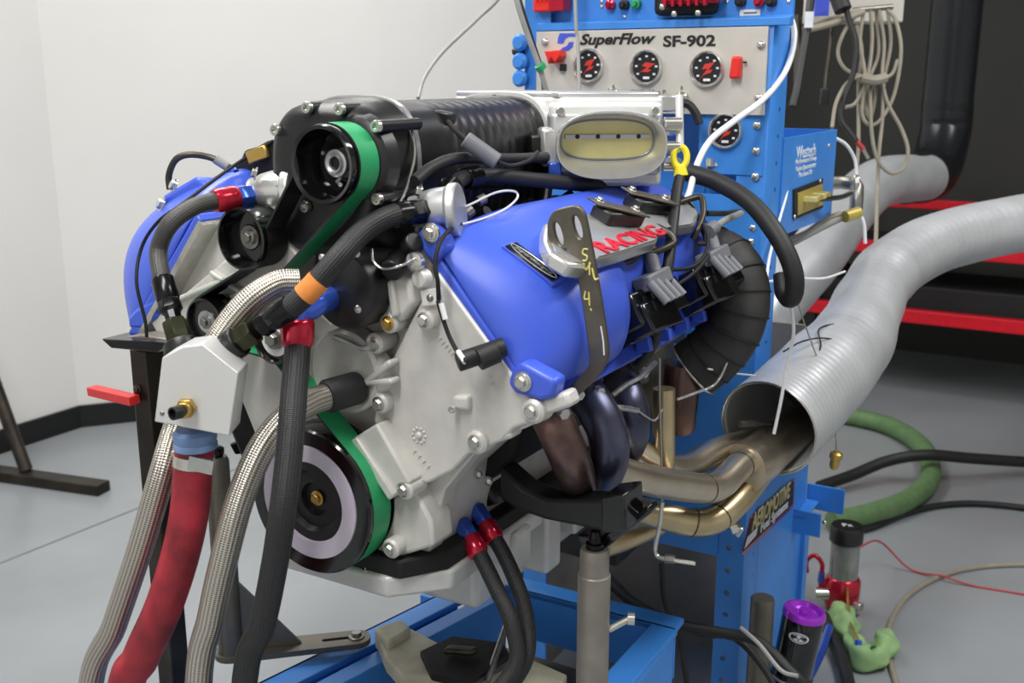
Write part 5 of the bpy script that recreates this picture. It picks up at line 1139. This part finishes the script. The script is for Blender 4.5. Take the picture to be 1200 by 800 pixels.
# coil leads and harness over the near cover
wl = thing('wiring_harness', 'grey and black ignition leads looping over the emblem plate', 'wiring', atD(780, 300, 1.65))
def lead(pts, r=0.0052, m='dark_steel'): MB().tube(ds(*pts), r, 10, 6).build('lead', m, wl)
lead([(696, 305, 1.47), (715, 309, 1.48), (735, 307, 1.50), (748, 298, 1.52)])
lead([(735, 262, 1.585), (760, 263, 1.575), (780, 271, 1.565), (790, 283, 1.56), (778, 291, 1.55), (762, 297, 1.545)])
lead([(772, 248, 1.68), (790, 240, 1.7), (812, 232, 1.72), (822, 232, 1.72), (824, 250, 1.70), (818, 268, 1.68), (812, 280, 1.68)])
lead([(775, 232, 1.72), (795, 250, 1.7), (812, 268, 1.69)], 0.004, 'black_matte')
lead([(788, 222, 1.74), (808, 240, 1.73), (822, 262, 1.71), (828, 285, 1.69)], 0.004, 'black_matte')
lead([(828, 250, 1.74), (850, 250, 1.85), (868, 248, 1.95)], 0.005, 'black_rubber')
lead([(832, 270, 1.72), (850, 258, 1.8), (868, 250, 1.9)], 0.006, 'cable_grey')
lead([(770, 312, 1.58), (790, 316, 1.6), (812, 312, 1.62), (825, 300, 1.64), (830, 280, 1.66), (824, 262, 1.68)], 0.0028, 'black_matte')
lead([(735, 335, 1.52), (765, 342, 1.55), (792, 334, 1.58), (815, 318, 1.6), (830, 300, 1.63)], 0.0028, 'black_matte')
lead([(728, 325, 1.52), (728, 337, 1.51), (738, 343, 1.51)], 0.002, 'cable_beige')
for q in ((823, 285, 1.66), (819, 308, 1.63)):
    MB().tube(ds((q[0] - 5, q[1], q[2]), (q[0] + 7, q[1] + 1, q[2])), 0.0035, 8).build('wire_tie', 'black_ink', wl)
MB().cyl(atD(829, 272, 1.70), atD(837, 266, 1.72), 0.012, seg=12).build('lead_boot', 'connector_grey', wl)
# little pipework between throttle body and console
sg = thing('sensor_manifold', 'cluster of bright pressure fittings beside the throttle body', 'fittings', atD(775, 160, 2.0))
MB().cyl(atD(782, 112, 2.05), atD(782, 130, 2.05), 0.013).box(atD(781, 121, 2.04), (0.035, 0.02, 0.03), RT, V(-RT.y, RT.x, 0)).build('valve_block', 'alu_bright', sg, bevel=0.003)
for (x, y) in ((780, 153), (781, 172), (784, 190)): MB().cyl(atD(x, y, 1.98), atD(x + 10, y, 2.0), 0.011, seg=8).build('fitting', 'zinc', sg, bevel=0.001)
MB().tube(ds((794, 120, 2.05), (806, 122, 2.05), (815, 132, 2.05), (820, 145, 2.05)), 0.008, 8).build('black_lead', 'black_rubber', sg)
for (x, y) in ((832, 186), (840, 186)): MB().cyl(atD(x, y, 2.1), atD(x, y + 10, 2.1), 0.009, seg=12).build('fitting', 'zinc', sg, bevel=0.001)
for (x, y) in ((829, 195), (841, 195)): MB().tube(ds((x, y, 2.1), (x - 1, y + 20, 2.1)), 0.002, 6).build('chain', 'zinc', sg)

# ================================================================ floor items on the right
fp = atZ(985, 712, 0)
pu = thing('fuel_pump', 'clear and black fuel filter canister on red pump body by the console foot', 'pump', fp)
MB().lathe([(0.040, 0.10), (0.040, 0.21), (0.042, 0.212)], fp, (0, 0, 1), 28).build('canister', 'clear_grey', pu)
MB().lathe([(0.042, 0.205), (0.046, 0.208), (0.046, 0.248), (0.042, 0.254)], fp, (0, 0, 1), 28).build('cap', 'black_satin', pu)
text('Px', pu, 'cap_lettering', fp + V(0, 0, 0.2545), RT, V(-RT.y, RT.x, 0), 'white_ink', width=0.026, height=0.02)
MB().lathe([(0.03, 0.0), (0.046, 0.01), (0.05, 0.05), (0.05, 0.088), (0.042, 0.10)], fp, (0, 0, 1), 24).box(fp + V(-0.035, -0.02, 0.07), (0.05, 0.03, 0.03)).build('pump_body', 'red_anod', pu, bevel=0.003)
MB().cyl(fp + V(-0.065, -0.05, 0.05), fp + V(-0.03, -0.03, 0.05), 0.018).build('port_fitting', 'zinc', pu, bevel=0.002)
MB().cyl(fp + V(0.04, -0.02, 0.03), fp + V(0.062, -0.03, 0.03), 0.013).build('port_fitting', 'zinc', pu, bevel=0.002)
lp = fp + V(-0.075, -0.03, 0.13)
MB().tube([lp + V(-0.02, 0, -0.03), lp + V(-0.022, 0, 0.005), lp + V(-0.002, 0, 0.026), lp + V(0.02, 0, 0.008), lp + V(0.022, 0, -0.02)], 0.0065, 10).build('red_elbow', 'red_anod', pu)
MB().tube([lp + V(0.022, 0, -0.02), lp + V(0.02, 0, -0.05)], 0.009, 10).build('blue_nut', 'blue_anod', pu)
# purple capped canister, leaning, held in a bracket
c0 = atD(926, 795, 2.28); c1 = atD(943, 715, 2.24)
ax = (c1 - c0).normalized(); L_ = (c1 - c0).length
pf = thing('oil_tank', 'black cylinder with shiny purple cap and white oval emblem', 'canister', V(c0.x, c0.y, 0))
MB().lathe([(0.040, -0.02), (0.0432, 0.0), (0.0432, L_ - 0.014), (0.042, L_ - 0.012)], c0, ax, 36).build('canister', 'black_gloss', pf)
MB().lathe([(0.042, L_ - 0.014), (0.0445, L_ - 0.012), (0.0445, L_ - 0.002), (0.042, L_ + 0.003), (0.036, L_ + 0.003), (0.031, L_ - 0.006), (0.014, L_ - 0.007), (0.011, L_ + 0.003), (0.0001, L_ + 0.004)], c0, ax, 40, cap=False).build('cap', 'purple', pf)
ov = atD(944, 752, 2.2); nn = (CAM - ov); nn = (nn - ax * nn.dot(ax)).normalized(); ww = ax.cross(nn)
cen = c0 + ax * ((ov - c0).dot(ax))
def cyl_pt(u_, v2, off): a = u_ / 0.0432; return cen + ax * v2 + (nn * math.cos(a) + ww * math.sin(a)) * (0.0432 + off)
m_ = MB(); rim = [cyl_pt(0.021 * math.cos(a), 0.0115 * math.sin(a), 0.0008) for a in [2 * PI * k / 28 for k in range(28)]]
m_.add([cyl_pt(0, 0, 0.0008)] + rim, [(0, k + 1, (k + 1) % 28 + 1) for k in range(28)]); m_.build('emblem', 'white_ink', pf)
MB().tube([cyl_pt(0.0165 * math.cos(a), 0.0085 * math.sin(a), 0.0012) for a in [2 * PI * k / 28 for k in range(28)]], 0.0007, 5, 1, closed=True).build('emblem_ring', 'black_ink', pf)
MB().tube([cyl_pt(-0.012, -0.005, 0.0013), cyl_pt(-0.006, 0.005, 0.0013), cyl_pt(0, -0.005, 0.0013), cyl_pt(0.006, 0.005, 0.0013), cyl_pt(0.012, -0.004, 0.0013)], 0.0011, 5, 2).build('emblem_mark', 'black_ink', pf)
bq = c0 + ax * 0.01
MB().tube([bq + (nn * math.cos(a) + ww * math.sin(a)) * 0.0455 for a in [-1.6 + 3.2 * k / 12 for k in range(13)]], 0.003, 8, 2).build('clamp_band', 'zinc', pf)
MB().bx(c0.x - 0.03, c0.x + 0.03, c0.y - 0.02, c0.y + 0.02, 0, c0.z - 0.02).build('bracket', 'alu_white', pf, bevel=0.003)
# upright bar
rp_ = atD(894, 700, 2.2); tpz = rp_.z; rp_ = V(rp_.x, rp_.y, 0)
sr = tag(MB().lathe([(0.0245, 0), (0.0245, tpz - 0.003), (0.0225, tpz)], rp_, (0, 0, 1), 28).build('steel_bar', 'jack_dark'), 'plain round grey steel bar standing beside the purple-capped cylinder', 'bar')
# green rag
rg = MB()
rp2 = zs((984, 716, 0.03), (992, 735, 0.035), (1002, 756, 0.035), (1016, 772, 0.03), (1032, 768, 0.03), (1038, 752, 0.035), (1030, 738, 0.05))
rg.tube(rp2, lambda t: 0.030 + 0.007 * math.sin(t * 17) + 0.005 * math.sin(t * 41 + 1) - 0.010 * max(0, t - 0.7) / 0.3, 14, 7)
for k, v in enumerate(rg.v):
    a = k % 14; rr_ = 1 + 0.16 * math.sin(a * 1.7 + k * 0.021) + 0.10 * math.sin(a * 2.9 - k * 0.05)
    c_ = sum((rg.v[k - a + m] for m in range(14) if k - a + m < len(rg.v)), Vector()) / min(14, len(rg.v) - (k - a)) if a == 0 else c_
    rg.v[k] = c_ + (v - c_) * rr_
    if rg.v[k].z < 0.002: rg.v[k].z = 0.002
tag(rg.build('shop_rag', 'rag_green', subsurf=1), 'crumpled pale green cloth on the floor beside the pump', 'cloth')
# hoses on the floor
hose('drain_hose', 'thick green hose bending across the grey floor to the console', 'hose', zs((975, 612, 0.04), (1020, 602, 0.04), (1065, 585, 0.04), (1090, 560, 0.04), (1082, 525, 0.04), (1045, 500, 0.04), (1000, 488, 0.04), (950, 480, 0.04)), 0.037, 'green_hose', 18)
hose('air_hose', 'thick black hose lying over the green hose to the right', 'hose', [atZ(960, 570, 0.04), atZ(1000, 556, 0.05), atZ(1040, 540, 0.085), atZ(1085, 533, 0.12), atZ(1140, 537, 0.09), atZ(1200, 541, 0.06), atZ(1280, 545, 0.03), atZ(1400, 560, 0.025), atZ(1550, 590, 0.025)], 0.021, 'black_rubber', 14)
hose('air_hose', 'thin black hose trailing along the floor below the green hose', 'hose', zs((985, 625, 0.012), (1020, 618, 0.012), (1060, 602, 0.012), (1100, 592, 0.012), (1150, 590, 0.012), (1220, 598, 0.012), (1320, 618, 0.012), (1500, 640, 0.012)), 0.011, 'black_rubber', 12)
hose('floor_cable', 'beige cable arcing over the bare floor on the right', 'cable', zs((1500, 700, 0.007), (1330, 672, 0.007), (1220, 662, 0.007), (1150, 664, 0.007), (1100, 676, 0.007), (1062, 700, 0.007), (1042, 735, 0.007), (1042, 770, 0.007), (1060, 830, 0.007)), 0.008, 'cable_beige', 10)
hose('red_wire', 'thin red wire running from the pump across the floor', 'wire', [fp + V(0.03, 0, 0.19), atZ(1030, 634, 0.1), atZ(1060, 662, 0.02), atZ(1078, 671, 0.004), atZ(1105, 675, 0.016), atZ(1140, 686, 0.004), atZ(1220, 700, 0.004), atZ(1350, 730, 0.004), atZ(1500, 750, 0.004)], 0.003, 'red_wire', 8)
hose('pump_lead', 'brown wire with blue plug draped from the pump over the cloth', 'wire', [fp + V(0.02, -0.03, 0.09), atZ(995, 722, 0.06), atZ(1000, 738, 0.07), atZ(1006, 750, 0.07)], 0.0035, 'brass', 8, fittings=[('plug', [(0.009, 0), (0.009, 0.018), (0.005, 0.022)], atZ(1006, 750, 0.07), V(0.2, -0.5, -0.8), 'blue_anod', 12)])
hose('pump_hose', 'black braided hose running forward from the pump past the cloth', 'hose', zs((965, 722, 0.05), (975, 748, 0.03), (988, 775, 0.025), (1000, 830, 0.025)), 0.017, 'black_rubber', 14)
hose('blue_hose', 'dark blue hose beside the purple-capped cylinder', 'hose', zs((972, 735, 0.05), (962, 765, 0.04), (945, 800, 0.03)), 0.011, 'blue_anod', 12)
# cables under the tower
hose('power_cable', 'heavy black cable sagging in front of the console foot', 'cable', ds((700, 670, 2.1), (740, 705, 2.1), (790, 730, 2.1), (850, 742, 2.08), (890, 752, 2.05), (930, 790, 2.0), (960, 815, 2.0)), 0.011, 'black_rubber', 10)
hose('power_cable', 'thinner black cable looping below the heavy one to the right', 'cable', ds((700, 660, 2.15), (760, 720, 2.15), (820, 742, 2.12), (862, 748, 2.1), (900, 790, 2.05), (915, 830, 2.0)), 0.007, 'black_rubber', 10)
hose('power_cable', 'black cable hanging straight down from the absorber', 'cable', ds((775, 660, 2.2), (778, 705, 2.2), (795, 745, 2.2), (805, 800, 2.2)), 0.006, 'black_rubber', 10)
hose('clear_line', 'thin clear line from the clamp to the white cable tie', 'tube', ds((868, 735, 1.98), (890, 755, 1.95), (915, 785, 1.92), (935, 792, 1.9)), 0.004, 'cable_grey', 8)
q = atD(979, 538, 2.03)
MB().lathe([(0.006, -0.02), (0.009, -0.014), (0.009, 0.0), (0.012, 0.002), (0.012, 0.012), (0.006, 0.016)], q, V(0.1, 0, 1), 14).build('brass_fitting', 'brass', fd_)
MB().tube([q + V(0, 0, 0.012), q + V(-0.002, 0.004, 0.04), q + V(-0.02, 0.03, 0.075)], 0.002, 6).build('hanging_wire', 'cable_grey', fd_)

# ---------------------------------------------------------------- give every top-level mesh an origin at its own base
for o in list(COL.objects):
    if o.type == 'MESH' and o.parent is None and not o.children and o.get('kind') != 'structure':
        vs = [v.co for v in o.data.vertices]
        c = V((min(v.x for v in vs) + max(v.x for v in vs)) / 2, (min(v.y for v in vs) + max(v.y for v in vs)) / 2, min(v.z for v in vs))
        for v in o.data.vertices: v.co -= c
        o.location = o.location + c
